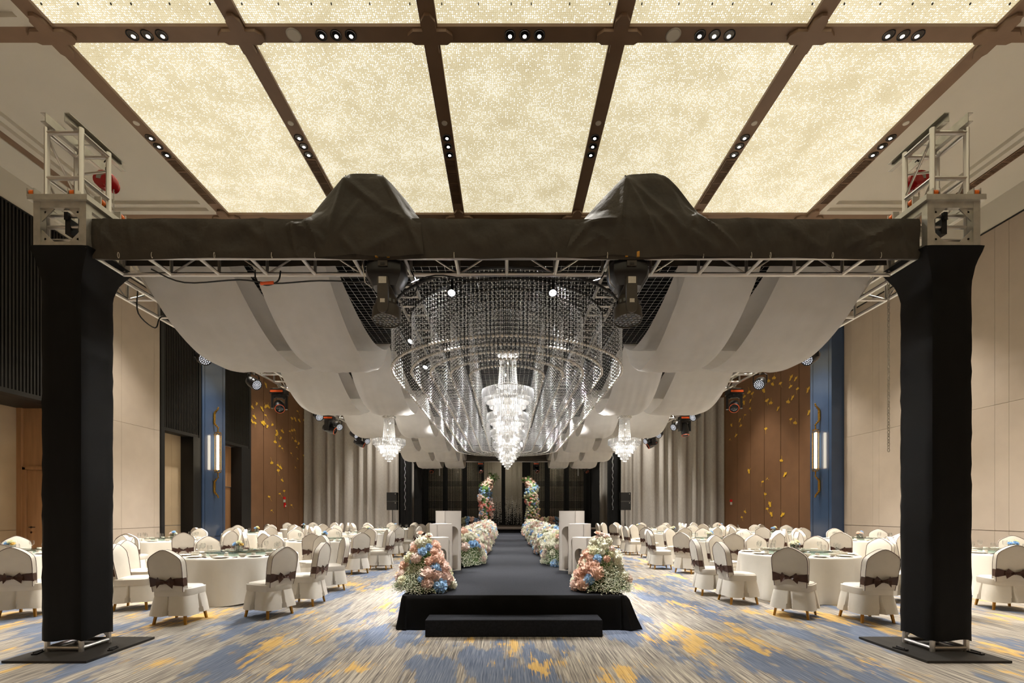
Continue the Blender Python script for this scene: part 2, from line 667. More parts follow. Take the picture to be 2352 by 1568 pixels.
def coffer(x0, x1, y0, y1):
    b = MB()
    ix = [(0, 0), (.0, .0), (.13, 0), (.13, .08), (.26, .08), (.26, .16)]
    loops = []
    for d, h in ((0, 0), (.14, 0), (.14, .08), (.27, .08), (.27, .16)):
        loops.append([(x0 + d, y0 + d, ZC + h), (x1 - d, y0 + d, ZC + h), (x1 - d, y1 - d, ZC + h), (x0 + d, y1 - d, ZC + h)])
    vs = [p for l in loops for p in l]
    fs = []
    for k in range(len(loops) - 1):
        for i in range(4):
            fs.append((k * 4 + i, k * 4 + i + 4, k * 4 + (i + 1) % 4 + 4, k * 4 + (i + 1) % 4))
    fs.append((16, 19, 18, 17))
    b.add(vs, fs)
    return b.build('coffer', M['white'], ceil)


for j in range(len(CY) - 1):
    coffer(-9.7, BX[0] - .125, CY[j] + .125, CY[j + 1] - .125)
    coffer(BX[-1] + .125, 10.3, CY[j] + .125, CY[j + 1] - .125)
for a, b, nm, m in ((-9.9, -9.7, 'air_slot', 'bronze'), (10.3, 10.52, 'air_slot', 'bronze'), (-12.3, -9.9, 'border', 'white'), (10.52, 12.3, 'border', 'white')):
    MB().bb(a, b, YF, YB, ZC + (.02 if m == 'bronze' else 0), ZC + .3).build(nm, M[m], ceil)
# louvre grilles let into the beams and the slot
for x, y0, y1, w in [(x, 10.0, 11.46, .2) for x in BX if abs(x - 1.72) > .1] + [(10.41, 7.9, 11.4, .17)]:
    b = MB()
    b.cur = 1
    b.bb(x - w / 2, x + w / 2, y0, y1, ZC - .004, ZC + .01)
    b.cur = 0
    for e in (-1, 1):
        b.bb(x + e * w / 2 - .01, x + e * w / 2 + .01, y0, y1, ZC - .02, ZC)
    k, yy = 0, y0
    while yy < y1:
        if k % 9 == 0:
            b.bb(x - w / 2, x + w / 2, yy - .012, yy + .012, ZC - .02, ZC)
        else:
            b.box((x, yy, ZC - .01), (w, .012, .014))
        yy += .04
        k += 1
    stuff(b.build('vent_grille', [M['bronze'], M['bronze_d']], ceil))

# downlights: black cone with the lamp set back
DLR = MB().lathe([(.068, 0), (.086, -.012), (.086, -.004), (.086, .002)], 20, cap0=False, cap1=False).mesh('trim_ring', M['steel'], True)
DLC = MB().lathe([(.062, 0), (.05, .0), (.03, .0)], 20, cap0=False).mesh('baffle', M['lensdark'], True)
DLL = MB().lathe([(.0, -.006), (.02, -.005), (.029, .002)], 16, cap0=False).mesh('lamp_disc', M['dlamp'], True)


def downlights(pts, where, power, tgt=None):
    for k, (x, y) in enumerate(pts):
        t = empty('downlight', f'{ORD[k]} of three recessed round downlights {where}', 'downlight', (x, y, ZC - .002), group='ceiling downlights')
        ob('trim_ring', DLR, t)
        ob('baffle', DLC, t, (0, 0, -.001))
        ob('lamp_disc', DLL, t, (0, .022, -.006))
        if k == 1 and power:
            lamp('SPOT', 'downlight_beam', (x, y, ZC - .06), power, (1, .95, .87), (x, y, 0) if tgt is None else tgt, .12, 80, .8)


CC = [(a + b) / 2 for a, b in zip(BX, BX[1:])]
WHO = ['nearest the slatted wall', 'second from the slatted wall', 'on the centre line', 'second from the plain beige wall', 'nearest the plain beige wall']
for i, c in enumerate(CC):
    downlights([(c - .225, 7.4), (c, 7.4), (c + .225, 7.4)], 'in the cross beam, ' + WHO[i], DOWN_W)
BW = ['outermost beam by the slatted wall', 'second beam from the slatted wall', 'centre beam towards the slatted wall', 'centre beam towards the beige wall', 'second beam from the beige wall', 'outermost beam by the beige wall']
for i, x in enumerate(BX):
    downlights([(x, 9.43), (x, 9.65), (x, 9.88)], 'along the ' + BW[i], DOWN_W)
    o = MB().lathe([(.055, 0), (.05, -.012), (.0, -.014)], 18, (x, 9.08, ZC), cap0=False, cap1=False).build('smoke_detector', M['white'], None, True)
    tag(o, 'small white round detector cover on the ' + BW[i], 'detector', 'detectors on the ceiling beams')
for x, wh in ((-3.26, 'slatted'), (2.55, 'plain beige')):
    t = empty('ceiling_speaker', f'white round ceiling speaker in the cross beam on the {wh} wall side', 'speaker', (x, 7.4, ZC), group='ceiling speakers')
    MB().lathe([(.115, 0), (.11, -.012), (.095, -.014)], 24, cap0=False, cap1=False).build('rim', M['labelw'], t, True)
    MB().lathe([(.095, -.012), (0, -.013)], 24, cap0=False, cap1=False).build('grille', M['white'], t, True)
# the same downlights further down the hall, over the tables
for y in (12.6, 16.2, 20.6, 24.2):
    for x in (-5.5, 6.1):
        lamp('SPOT', 'downlight_beam', (x, y, ZC - .06), SIDE_W, (1, .95, .87), (x, y, 0), .15, 80, .7)
for y in (8.2, 12.6, 17, 21.2):  # spots added to light the outer tables; no fixtures in these coffers
    for x in (-8.9, 9.4):
        lamp('SPOT', 'downlight_beam', (x, y, ZC - .06), SIDE_W * .62, (1, .95, .87), (x, y, 0), .15, 75, .7)
for x in CC:
    lamp('SPOT', 'downlight_beam', (x, 2.8, ZC - .06), DOWN_W * 1.1, (1, .95, .87), (x, 2.8, 0), .15, 44, .9)
    lamp('SPOT', 'downlight_beam', (x, -1.8, ZC - .06), DOWN_W * 3, (1, .95, .87), (x, -1.8, 0), .15, 52, .8)  # unseen row behind the camera, boosted to bounce light onto the ceiling
for y, w_, an in ((-2.0, 1.6, 54), (3.0, .7, 36)):  # unseen side spots, added so the near floor bounces light upward
    for x in (-8.5, 9.0):
        lamp('SPOT', 'downlight_beam', (x, y, ZC - .06), SIDE_W * w_, (1, .95, .87), (x, y, 0), .15, an, .8)


# ---------------------------------------------------------------- walls
def part(root, name, mat, *d, **kw):
    return MB().bb(*d).build(name, M[mat] if isinstance(mat, str) else mat, root)


def wall(name):
    o = bpy.data.objects.new(name, None)
    COL.objects.link(o)
    return struct(o)


ZT = 8.13
wl = wall('wall_left')
part(wl, 'backing', 'beige2', -12.6, -12.1, YF, 11.96, 0, 8.8)
XL = -10.7
# white frieze above the panelling
part(wl, 'frieze', 'white', XL - .3, XL, YF, 25.6, ZT + .03, ZC)
part(wl, 'head_rail', 'black', XL - .3, XL + .02, YF, 25.6, ZT, ZT + .03)
# recess one: door in its end wall, slats above
part(wl, 'recess_panel', 'beige2', -12.1, -12.08, 6.0, 9.4, 1.06, 4.1)
part(wl, 'recess_panel', 'beige2', -12.1, -12.08, 9.41, 11.95, 1.06, 4.1)
part(wl, 'recess_panel', 'beige2', -12.1, -12.08, 6.0, 11.95, 0, 1.045)
part(wl, 'wood_return', 'wood', -12.08, -11.96, 11.9, 12.1, 0, 4.1)
part(wl, 'wood_return', 'wood', -11.96, XL - .02, 11.96, 12.1, 2.62, 4.1)


def slats(y0, y1, z0, z1, pitch=.078):
    part(wl, 'slat_backing', 'black', XL - .09, XL - .07, y0, y1, z0, z1)
    part(wl, 'slat_sill', 'slat', XL - .34, XL + .015, y0, y1, z0 - .1, z0)
    me = MB().bb(-.05, .015, -.019, .019, z0, z1).mesh('slat', M['slat'])
    y = y0 + .04
    while y < y1:
        ob('slat', me, wl, (XL, y, 0))
        y += pitch


part(wl, 'recess_ceiling', 'black', -12.1, XL - .3, 6.0, 12.0, 4.06, 4.12)
slats(7.0, 12.3, 4.15, ZT)
d1 = bpy.data.objects.new('door_1', None)
COL.objects.link(d1)
struct(d1)
part(d1, 'door_frame', 'wood', -11.96, -11.88, 11.92, 12.06, 0, 2.6)
part(d1, 'door_frame', 'wood', -10.98, -10.9, 11.92, 12.06, 0, 2.6)
part(d1, 'door_frame', 'wood', -11.96, -10.9, 11.92, 12.06, 2.54, 2.62)
lf = part(d1, 'door_leaf', 'wood', -11.875, -10.985, 11.97, 12.03, .01, 2.535)
hb = MB().lathe([(.028, 0), (.028, .012)], 14, (-11.78, 11.97, 1.12), 'y')
hb.tube([(-11.78, 11.97, 1.12), (-11.78, 11.91, 1.12), (-11.63, 11.91, 1.12)], .01, 8)
hb.lathe([(.026, 0), (.026, .012)], 14, (-11.78, 11.97, .99), 'y')
hb.build('door_handle', M['black'], lf)
part(wl, 'pier', 'beige', -12.0, -10.72, 12.1, 14.92, 0, ZT)
# main beige panelling
for z0, z1 in ((0, 1.02), (1.035, 3.99), (3.998, ZT)):
    for y0, y1 in ((11.98, 12.9), (12.906, 13.42), (13.426, 14.66), (14.666, 14.9)):
        part(wl, 'wall_panel', 'beige', XL - .03, XL, y0, y1, z0, z1)
part(wl, 'black_post', 'black', XL - .4, XL + .03, 14.92, 15.08, 0, ZT)
slats(15.1, 16.75, 4.15, ZT)
part(wl, 'recess_panel', 'beige2', -11.12, -11.1, 15.1, 16.0, 1.06, 4.1)
part(wl, 'recess_panel', 'beige2', -11.12, -11.1, 16.006, 16.75, 1.06, 4.1)
part(wl, 'recess_panel', 'beige2', -11.12, -11.1, 15.1, 16.75, 0, 1.045)
part(wl, 'black_post', 'black', -11.1, XL + .03, 16.45, 16.88, 0, 4.06)
part(wl, 'black_post', 'black', XL - .1, XL + .03, 16.76, 16.88, 4.06, ZT)


def pilaster(root, x, sgn, y0, y1, depth):
    """blue lacquered pier: sgn +1 faces +x"""
    xa, xb = sorted((x, x - sgn * depth))
    part(root, 'pilaster_body', 'blue', xa, xb, y0, y1, .42, ZT)
    part(root, 'pilaster_foot', 'blue', xa - .015, xb + .015, y0 - .015, y1 + .015, 0, .4)
    f = x + sgn * .004
    a, b = y0 + .14, y1 - .14
    for ya, yb, za, zb in ((a, a + .02, .62, 7.9), (b - .02, b, .62, 7.9), (a, b, .6, .62), (a, b, 7.9, 7.92)):
        p = sorted((x, f))
        part(root, 'inlay_line', 'bluetrim', p[0], p[1], ya, yb, za, zb)


pilaster(wl, XL + .05, 1, 16.9, 18.28, .3)
slats(18.3, 20.0, 4.2, ZT)
part(wl, 'recess_panel', 'wood', -11.12, -11.1, 18.3, 20.0, 2.5, 4.1)
part(wl, 'recess_panel', 'wood', -11.16, -11.14, 18.3, 20.0, 0, 2.48)
part(wl, 'black_post', 'black', -11.1, XL + .03, 19.45, 20.17, 0, 4.1)
part(wl, 'black_post', 'black', XL - .1, XL + .03, 20.02, 20.17, 4.1, ZT)

leafm = None
lb = MB()
n = 9
fan = [(0, 0, 0)]
for k in range(n):
    a = R(32 + 116 * k / (n - 1))
    r = (1.0 if k % 2 == 0 else .93) * (.72 if k == 4 else 1)
    fan.append((cos(a) * r, sin(a) * r * .95, 0))
top = [(x, y, .06 * (1 - .4 * y)) for x, y, z in fan]
lb.add(top, [(0, i, i + 1) for i in range(1, n)])
lb.add(fan[1:] + top[1:], [(i, i + 1, i + 1 + n, i + n) for i in range(n - 1)])
stem = [(0, .05, .03), (.03, -.35, .03), (.14, -.75, .03), (.32, -1.05, .03)]
lb.tube(stem, [.05, .035, .03, .025], 4)
LEAF = lb.mesh('ginkgo_leaf', M['leaf'])


def leaves(root, x, sgn, data, seed):
    rnd = random.Random(seed)
    for d, z in data:
        a = rnd.choice((0, 180, 200, 160, 30, -30, 150, 210)) + rnd.uniform(-25, 25)
        s = rnd.uniform(.13, .18)
        m = Matrix(((0, 0, sgn, 0), (sgn, 0, 0, 0), (0, 1, 0, 0), (0, 0, 0, 1)))
        o = ob('ginkgo_leaf', LEAF, root)
        o.matrix_world = Matrix.Translation((x + sgn * .004, d, z)) @ m @ Matrix.Diagonal((1.25, 1, 1, 1)) @ Matrix.Rotation(R(a), 4, 'Z') @ Matrix.Diagonal((s, s, .04, 1))


def brown(root, x, sgn, ys):
    xa, xb = sorted((x - sgn * .05, x - sgn * .015))
    part(root, 'groove_backing', 'brown_g', xa, xb, ys[0], ys[-1], 0, ZT)
    for a, b in zip(ys, ys[1:]):
        xa, xb = sorted((x - sgn * .02, x))
        part(root, 'leather_panel', 'brown', xa, xb, a + .018, b - .018, 0, ZT)


brown(wl, XL, 1, [20.18, 21.27, 22.47, 23.7, 24.9, 25.9])
GL = [(20.32, 5.96), (20.61, 6.17), (20.23, 5.89), (21.15, 6.07), (21.4, 6.25), (21.67, 6.31), (20.49, 5.6), (20.28, 5.39), (20.53, 5.22), (21.51, 5.76), (21.2, 5.46), (21.32, 5.51), (21.53, 5.37), (22.02, 5.54), (23.05, 5.42), (22.51, 5.3), (22.35, 5.03), (22.32, 4.81), (22.58, 5.07), (22.81, 5.05), (22.74, 4.66), (23.08, 4.48), (21.97, 3.81), (22.6, 3.74), (22.86, 3.68), (22.64, 3.36), (23.03, 3.07), (22.86, 2.33), (23.23, 2.44), (21.83, 2.14), (22.04, 1.55), (24.08, 1.8), (24.05, 6.07), (24.45, 6.25), (24.92, 6.28), (25.52, 6.43), (24.78, 6.61), (24.08, 5.63), (23.9, 5.45), (24.41, 5.56), (24.08, 5.19), (24.48, 5.16), (24.78, 5.09), (24.68, 4.78), (24.03, 4.37), (24.65, 4.21), (24.41, 3.74), (25.43, 4.41), (21.51, 7.18), (20.28, 7.1), (25.17, 7.06), (25.76, 5.91)]
GR = [(20.98, 7.68), (20.49, 7.51), (20.58, 7.29), (21.04, 7.28), (20.67, 7.04), (20.09, 6.79), (19.42, 6.94), (19.09, 6.8), (19.42, 6.59), (18.99, 6.27), (19.31, 6.11), (19.54, 6.03), (21.36, 6.94), (22.74, 7.21), (22.42, 6.92), (23.19, 7.1), (21.16, 6.3), (20.84, 6.28), (20.33, 5.89), (22.64, 6.74), (22.58, 6.3), (23.13, 6.8), (23.19, 6.12), (23.54, 5.76), (24.45, 5.95), (24.04, 5.36), (24.64, 5.19), (19.42, 5.16), (19.07, 5.09), (21.28, 5.09), (20.04, 3.7), (19.83, 3.1), (21.12, 2.95), (21.6, 2.8), (22.66, 3.47), (21.35, 2.22), (20.84, 1.9), (21.1, 1.58), (20.75, 1.47), (20.0, 1.46), (23.08, 1.57), (23.39, 1.19), (18.33, 6.17), (18.26, 5.31), (23.66, 6.04)]

leaves(wl, XL, 1, GL, 3)
wr = wall('wall_right')
XR = 11.4
part(wr, 'backing', 'beige', XR + .03, XR + .4, YF, 26, 0, ZC)
part(wr, 'frieze', 'white', XR - .005, XR + .03, YF, 26, ZT + .03, ZC)
part(wr, 'head_rail', 'black', XR - .02, XR + .03, YF, 26, ZT, ZT + .03)
for z0, z1 in ((0, 1.05), (1.068, 3.99), (3.997, ZT)):
    ys = [-5, -.3, 0, 3.4, 3.68, 7.15, 7.43, 10.97, 11.29, 14.8, 15.06, 16.0, 16.33]
    for a, b in zip(ys, ys[1:]):
        part(wr, 'wall_panel', 'beige', XR, XR + .03, a + .003, b - .003, z0, z1)
pilaster(wr, XR - .41, -1, 16.35, 17.5, .42)
brown(wr, XR, -1, [17.5, 18.85, 20.1, 21.4, 22.6, 23.9, 25.2, 26.0])
leaves(wr, XR, -1, GR, 5)
wb = wall('wall_back')
part(wb, 'backing', 'black', -13, 13, YB - .1, YB, 0, ZC)
wf = wall('wall_front')
part(wf, 'backing', 'brown', -13, 13, YF - .1, YF, 0, ZC)
part(wl, 'wall_panel', 'beige', XL - .03, XL, YF, 7.0, 0, ZT)
part(wl, 'return', 'beige', -12.1, XL, 6.9, 7.0, 0, ZT)


# wall lamps: brass frame, glass cylinder, glowing tube and two leaf-shaped arms
def sconce(x, sgn, y, label):
    t = empty('wall_lamp', label, 'lamp', (x, y, 3.65), 0 if sgn > 0 else pi, group='tall brass wall lamps')
    MB().lathe([(.055, -.62), (.055, .62)], 14, (.16, 0, 0)).build('glow_tube', M['tube'], t, True)
    b = MB()
    for k in range(6):
        a = k * pi / 3 + .5
        b.tube([(.16 + .1 * cos(a), .1 * sin(a), -.72), (.16 + .1 * cos(a), .1 * sin(a), .72)], .008, 6)
    for z in (-.72, .72):
        b.lathe([(.105, z - .012), (.105, z + .012)], 18, (.16, 0, 0))
        b.tube([(.16, 0, z), (.16, 0, z + (.16 if z > 0 else -.16))], .022, 8)
        b.tube([(.16, 0, z * .9), (0, 0, z * .9)], .014, 6)
    b.build('frame', M['brass'], t, True)
    MB().lathe([(.098, -.7), (.098, .7)], 18, (.16, 0, 0), cap0=False, cap1=False).build('glass_cylinder', M['glass'], t, True)
    for e in (-1, 1):
        g = MB()
        for k in range(14):
            u = k / 13
            z = e * (.9 + .72 * u)
            bow = .16 - .2 * sin(pi * min(1, u * 1.05))
            g.sphere((max(.025, bow) + .01, 0, z), .026 + .012 * sin(pi * u), 6, 4, (1, 1.6, 1.5))
        g.build('leaf_arm', M['brass'], t, True)
    return t


sconce(XL + .05, 1, 17.55, 'tall glowing brass lamp on the blue pier between black slats')
sconce(XR - .41, -1, 16.95, 'tall glowing brass lamp on the blue pier beside plain beige wall')
for x, y, z, s in ((XL, 23.2, 2.1, 1), (XR, 24.5, 2.0, -1)):
    where = 'slatted' if s > 0 else 'beige'
    t = empty('fire_alarm', f'small red and white strobe alarm on brown panels of the {where} wall', 'alarm', (x, y, z))
    MB().bb(0, s * .06, -.07, .07, 0, .12).build('body', M['red'], t)
    MB().bb(0, s * .05, -.06, .06, -.14, -.01).build('strobe', M['labelw'], t)
t = empty('call_point', 'small red call point low on brown panels of the slatted wall', 'alarm', (XL, 23.25, 1.72))
MB().bb(0, .05, -.06, .06, 0, .22).build('body', M['red'], t)
MB().sphere((.06, 0, .05), .035).build('button', M['labelw'], t, True)

# ---------------------------------------------------------------- grey curtains and black legs beside the stage


def curtain(name, label, x0, x1, y, h, mat, fold=.62, amp=.11, seed=1, cat='curtain', group=None):
    rnd = random.Random(seed)
    nx = max(12, int((x1 - x0) / .035))
    ph = [rnd.uniform(-.6, .6) for _ in range(60)]
    b = MB()
    zs = [.02, .6, 1.5, 2.6, 3.8, h]

    def fn(i, j):
        u = x0 + (x1 - x0) * i / (nx - 1)
        k = u / fold * 2 * pi
        w = sin(k + ph[int(abs(u) * 1.3) % 60] * 0 + 1.2 * sin(k * .31 + seed))
        yy = y + amp * (1 - (1 - abs(w)) ** 1.6) * (1 if w > 0 else -1) * (1 - .12 * j / len(zs)) + .02 * sin(zs[j] * 1.3 + u * 2)
        return (u, yy, zs[j])
    b.grid(nx, len(zs), fn)
    o = b.build(name, M[mat], None, True, 80)
    return tag(o, label, cat, group)


curtain('grey_curtain', 'grey pleated floor-length curtain beside the stage, slatted-wall side', -10.66, -5.68, 25.5, 7.5, 'curtain', .55, .12, 1, group='grey stage curtains')
curtain('grey_curtain', 'grey pleated floor-length curtain beside the stage, plain-beige-wall side', 5.95, 11.38, 25.3, 7.5, 'curtain', .55, .12, 2, group='grey stage curtains')
curtain('black_leg_curtain', 'narrow black curtain leg beside the stage, slatted-wall side', -5.66, -5.05, 25.7, 5.6, 'blackcloth', .3, .03, 3, group='black curtain legs')
curtain('black_leg_curtain', 'narrow black curtain leg beside the stage, plain-beige-wall side', 5.35, 5.93, 25.7, 5.6, 'blackcloth', .3, .03, 4, group='black curtain legs')
curtain('grey_inner_curtain', 'strip of grey curtain behind the black leg, slatted-wall side', -5.6, -4.75, 27.2, 5.6, 'curtain', .4, .06, 5, group='grey inner curtains')
curtain('grey_inner_curtain', 'strip of grey curtain behind the black leg, plain-beige-wall side', 4.95, 5.8, 27.2, 5.6, 'curtain', .4, .06, 6, group='grey inner curtains')
for x, wh in ((-5.4, 'slatted'), (5.62, 'plain-beige')):
    c = [(x + .02 * sin(k), 25.64, 5.58 - .06 * k) for k in range(67)]
    o = ob('bead_string', np_mesh('bead_string', *scatter(OCT_V, OCT_F, c, .022), M['bead']))
    tag(stuff(o), f'string of crystal beads hanging before the black leg, {wh}-wall side', 'bead string', 'bead strings on the legs')
# ================================================================== stage rig: columns, trusses, cloths
ZLO, ZHI = 4.18, 4.53
rndw = random.Random(11)


def wob(x, y, z, s=1.0):
    return s * (sin(x * 5.1 + 1.7 * z) + sin(z * 6.3 + 2.1 * x + y) + .6 * sin(11.3 * x - 4.7 * z + 1.3))


def sleeve(name, root, cx, cy, h=.215, z0=.15, z1=4.0, ztop=4.23, flare=.1, shift=0.0):
    zs = [z0] + list(np.linspace(z0 + .12, z1 - .02, 34)) + [z1 + (ztop - .05 - z1) * k / 5 for k in range(6)] + [ztop]
    nsd = 9

    def fn(i, j):
        side, k = divmod(i, nsd)
        t = -1 + 2 * k / nsd
        z = zs[j]
        f = 0
        if z > z1:
            u = (z - z1) / (ztop - z1)
            f = flare * u ** 1.8
        hh = h + f + (0 if 0 < k else 0)
        if k == 0:
            hh -= .012
        x, y = [(t, -1), (1, t), (-t, 1), (-1, -t)][side]
        r = .0012 * wob(x * 2 + side, y * 2, z * 4.2) + .0015 * sin(z * 37 + x * 3 + side) if 0 < j < len(zs) - 1 else 0
        if 0 < k < nsd and z > 2:
            r -= .003
        if j == 0:
            z += .012 * sin(t * 3 + side)
        return (cx + x * (hh + r) + shift * (f / max(flare, 1e-6)), cy + y * (hh + r), z)
    b = MB()
    b.grid(nsd * 4, len(zs), fn, True)
    n = nsd * 4
    return b.build(name, M['deepblack'], root, True, 50)


def column(sg, cy, label, near):
    cx = sg * 4.675
    t = empty('truss_column', label, 'column', (0, 0, 0), group='black-sleeved truss columns')
    xs, ys = (cx - .18, cx + .18), (cy - .175, cy + .175)
    top = 5.55 if near else 4.6
    for x in xs:
        for y in ys:
            rod('leg', (x, y, .02), (x, y, top), .025, t)
    if not near:
        sleeve('sleeve_cover', t, cx, cy, .225, .15, 4.0, 4.2, .12)
        return t
    # bottom rungs
    for z in (.065,):
        for a, b in (((xs[0], ys[0]), (xs[1], ys[0])), ((xs[0], ys[1]), (xs[1], ys[1])), ((xs[0], ys[0]), (xs[0], ys[1])), ((xs[1], ys[0]), (xs[1], ys[1]))):
            rod('rung', (*a, z), (*b, z), .022, t)
    rod('brace', (xs[0], ys[1], .1), (xs[0], ys[0], .45), .014, t)
    rod('brace', (xs[1], ys[1], .1), (xs[1], ys[0], .45), .014, t)
    px = sg * 4.58
    b = MB().bb(px - .42, px + .42, cy - .5, cy + .43, .004, .026)
    bp = b.build('base_plate', M['plate'], t)
    hb = MB()
    for dx, dy in ((-.3, .2), (.36, .05)):
        hb.box((px + sg * -dx, cy - dy - .05, .034), (.05, .13, .014), .3)
        hb.tube([(px + sg * -dx, cy - dy - .1, .03), (px + sg * -dx, cy - dy - .1, .05), (px + sg * -dx, cy - dy, .05), (px + sg * -dx, cy - dy, .03)], .006, 6)
    hb.build('plate_handle', M['steel'], bp)
    sleeve('sleeve_cover', t, cx, cy, .218, .15, 3.86, 4.24, .1, -sg * .06)
    # sleeve block riding on the column
    bx0, bx1 = sorted((sg * 4.88, sg * 4.335))
    by0, by1 = cy - .3, cy + .28
    z0, z1 = 4.22, 4.70
    b = MB()
    for x in (bx0, bx1 - .07):
        for y in (by0, by1 - .07):
            b.bb(x, x + .07, y, y + .07, z0, z1)
    for z in (z0, z1 - .065):
        b.bb(bx0 + .07, bx1 - .07, by0 + .004, by0 + .05, z, z + .065)
        b.bb(bx0 + .07, bx1 - .07, by1 - .05, by1 - .004, z, z + .065)
        b.bb(bx0 + .004, bx0 + .05, by0 + .07, by1 - .07, z, z + .065)
        b.bb(bx1 - .05, bx1 - .004, by0 + .07, by1 - .07, z, z + .065)
    blk = b.build('sleeve_block', M['galv'], t)
    g = .13
    for ex, ez in ((0, 0), (1, 0), (0, 1), (1, 1)):
        xx = bx0 + .07 if ex == 0 else bx1 - .07
        zz = z0 + .065 if ez == 0 else z1 - .065
        sx, sz = (1 if ex == 0 else -1), (1 if ez == 0 else -1)
        gb = MB().prism([(xx, zz), (xx + sx * g, zz), (xx, zz + sz * g)], by0 + .02, by0 + .03)
        gb.lathe([(.012, 0), (.012, .008)], 8, (xx + sx * .035, by0 + .02, zz + sz * .035), 'y')
        gb.build('gusset', M['galv'], blk)
    b = MB()
    mx = (bx0 + bx1) / 2
    b.bb(mx - .035, mx + .02, by0 + .1, by0 + .2, z0 + .2, z0 + .36)
    b.bb(mx - .03, mx + .01, by0 + .08, by0 + .12, z0 + .34, z0 + .42)
    b.build('inner_bracket', M['steel'], blk)
    b = MB()
    lx0, lx1 = bx0 - .035, bx1 + .035
    b.bb(lx0, lx1, by0 - .03, by0 + .06, z1, z1 + .055)
    b.bb(lx0, lx1, by1 - .06, by1 + .03, z1, z1 + .055)
    b.bb(lx0, lx0 + .09, by0 + .06, by1 - .06, z1, z1 + .055)
    b.bb(lx1 - .09, lx1, by0 + .06, by1 - .06, z1, z1 + .055)
    b.build('lip_plate', M['galv'], t)
    for rx, ry, ax in ((xs[0] - .06, by0 + .04, 0), (xs[1] - .0, by0 + .04, 0), (bx1 if sg < 0 else bx0, cy - .12, 1), (bx1 if sg < 0 else bx0, cy + .14, 1)):
        rr = MB()
        d = .035
        if ax == 0:
            rr.bb(rx - .04, rx - .03, ry - d, ry + d, z1 + .055, z1 + .14).bb(rx + .03, rx + .04, ry - d, ry + d, z1 + .055, z1 + .14)
        else:
            rr.bb(rx - d, rx + d, ry - .04, ry - .03, z1 + .055, z1 + .14).bb(rx - d, rx + d, ry + .03, ry + .04, z1 + .055, z1 + .14)
        br = rr.build('roller_bracket', M['galv'], t)
        MB().lathe([(.02, -.028), (.036, -.02), (.036, .02), (.02, .028)], 14, (rx, ry, z1 + .1), 'x' if ax == 0 else 'y').build('roller', M['orange'], br, True)
    # open tower above the block
    for z in (5.5, 5.02):
        for a, c in (((xs[0], ys[0]), (xs[1], ys[0])), ((xs[0], ys[1]), (xs[1], ys[1])), ((xs[0], ys[0]), (xs[0], ys[1])), ((xs[1], ys[0]), (xs[1], ys[1]))):
            rod('rung', (*a, z), (*c, z), .022, t)
    for z in (4.62, 4.5, 4.36):
        rod('rung', (xs[0], ys[0], z), (xs[1], ys[0], z), .02, t)
    rod('brace', (xs[0], ys[0], 5.46), (xs[0], ys[1], 5.04), .012, t)
    rod('brace', (xs[1], ys[0], 5.02), (xs[1], ys[1], 4.6), .012, t)
    rod('brace', (xs[0], ys[0], 5.0), (xs[0], ys[1], 4.56), .012, t)
    rod('brace', (xs[0], ys[1], 5.3), (xs[1], ys[1], 5.34), .014, t)
    for x, e in ((cx - .1, -1), (cx + .1, 1)):
        c = MB()
        c.bb(x - .004, x + .004, cy - .28, cy + .46, 5.535, 5.63)
        for z in (5.535, 5.622):
            c.bb(min(x, x + e * .05), max(x, x + e * .05), cy - .28, cy + .46, z, z + .008)
        c.build('top_channel', M['galv'], t)
    rod('channel_bolt', (cx - .1, cy + .1, 5.58), (cx + .1, cy + .1, 5.58), .009, t)
    return t


def link_chain(x, y, z0, z1, name, root, s=.026):
    vs = []
    b = MB()
    z, k = z1, 0
    while z > z0:
        a = (k % 2) * pi / 2
        b.tube([(x + cos(a) * s * .42 * cos(q), y + sin(a) * s * .42 * cos(q), z + s * .8 * sin(q)) for q in [2 * pi * i / 6 for i in range(6)]], s * .17, 4, True)
        z -= s * 1.15
        k += 1
    return stuff(b.build(name, M['galv'], root, True))


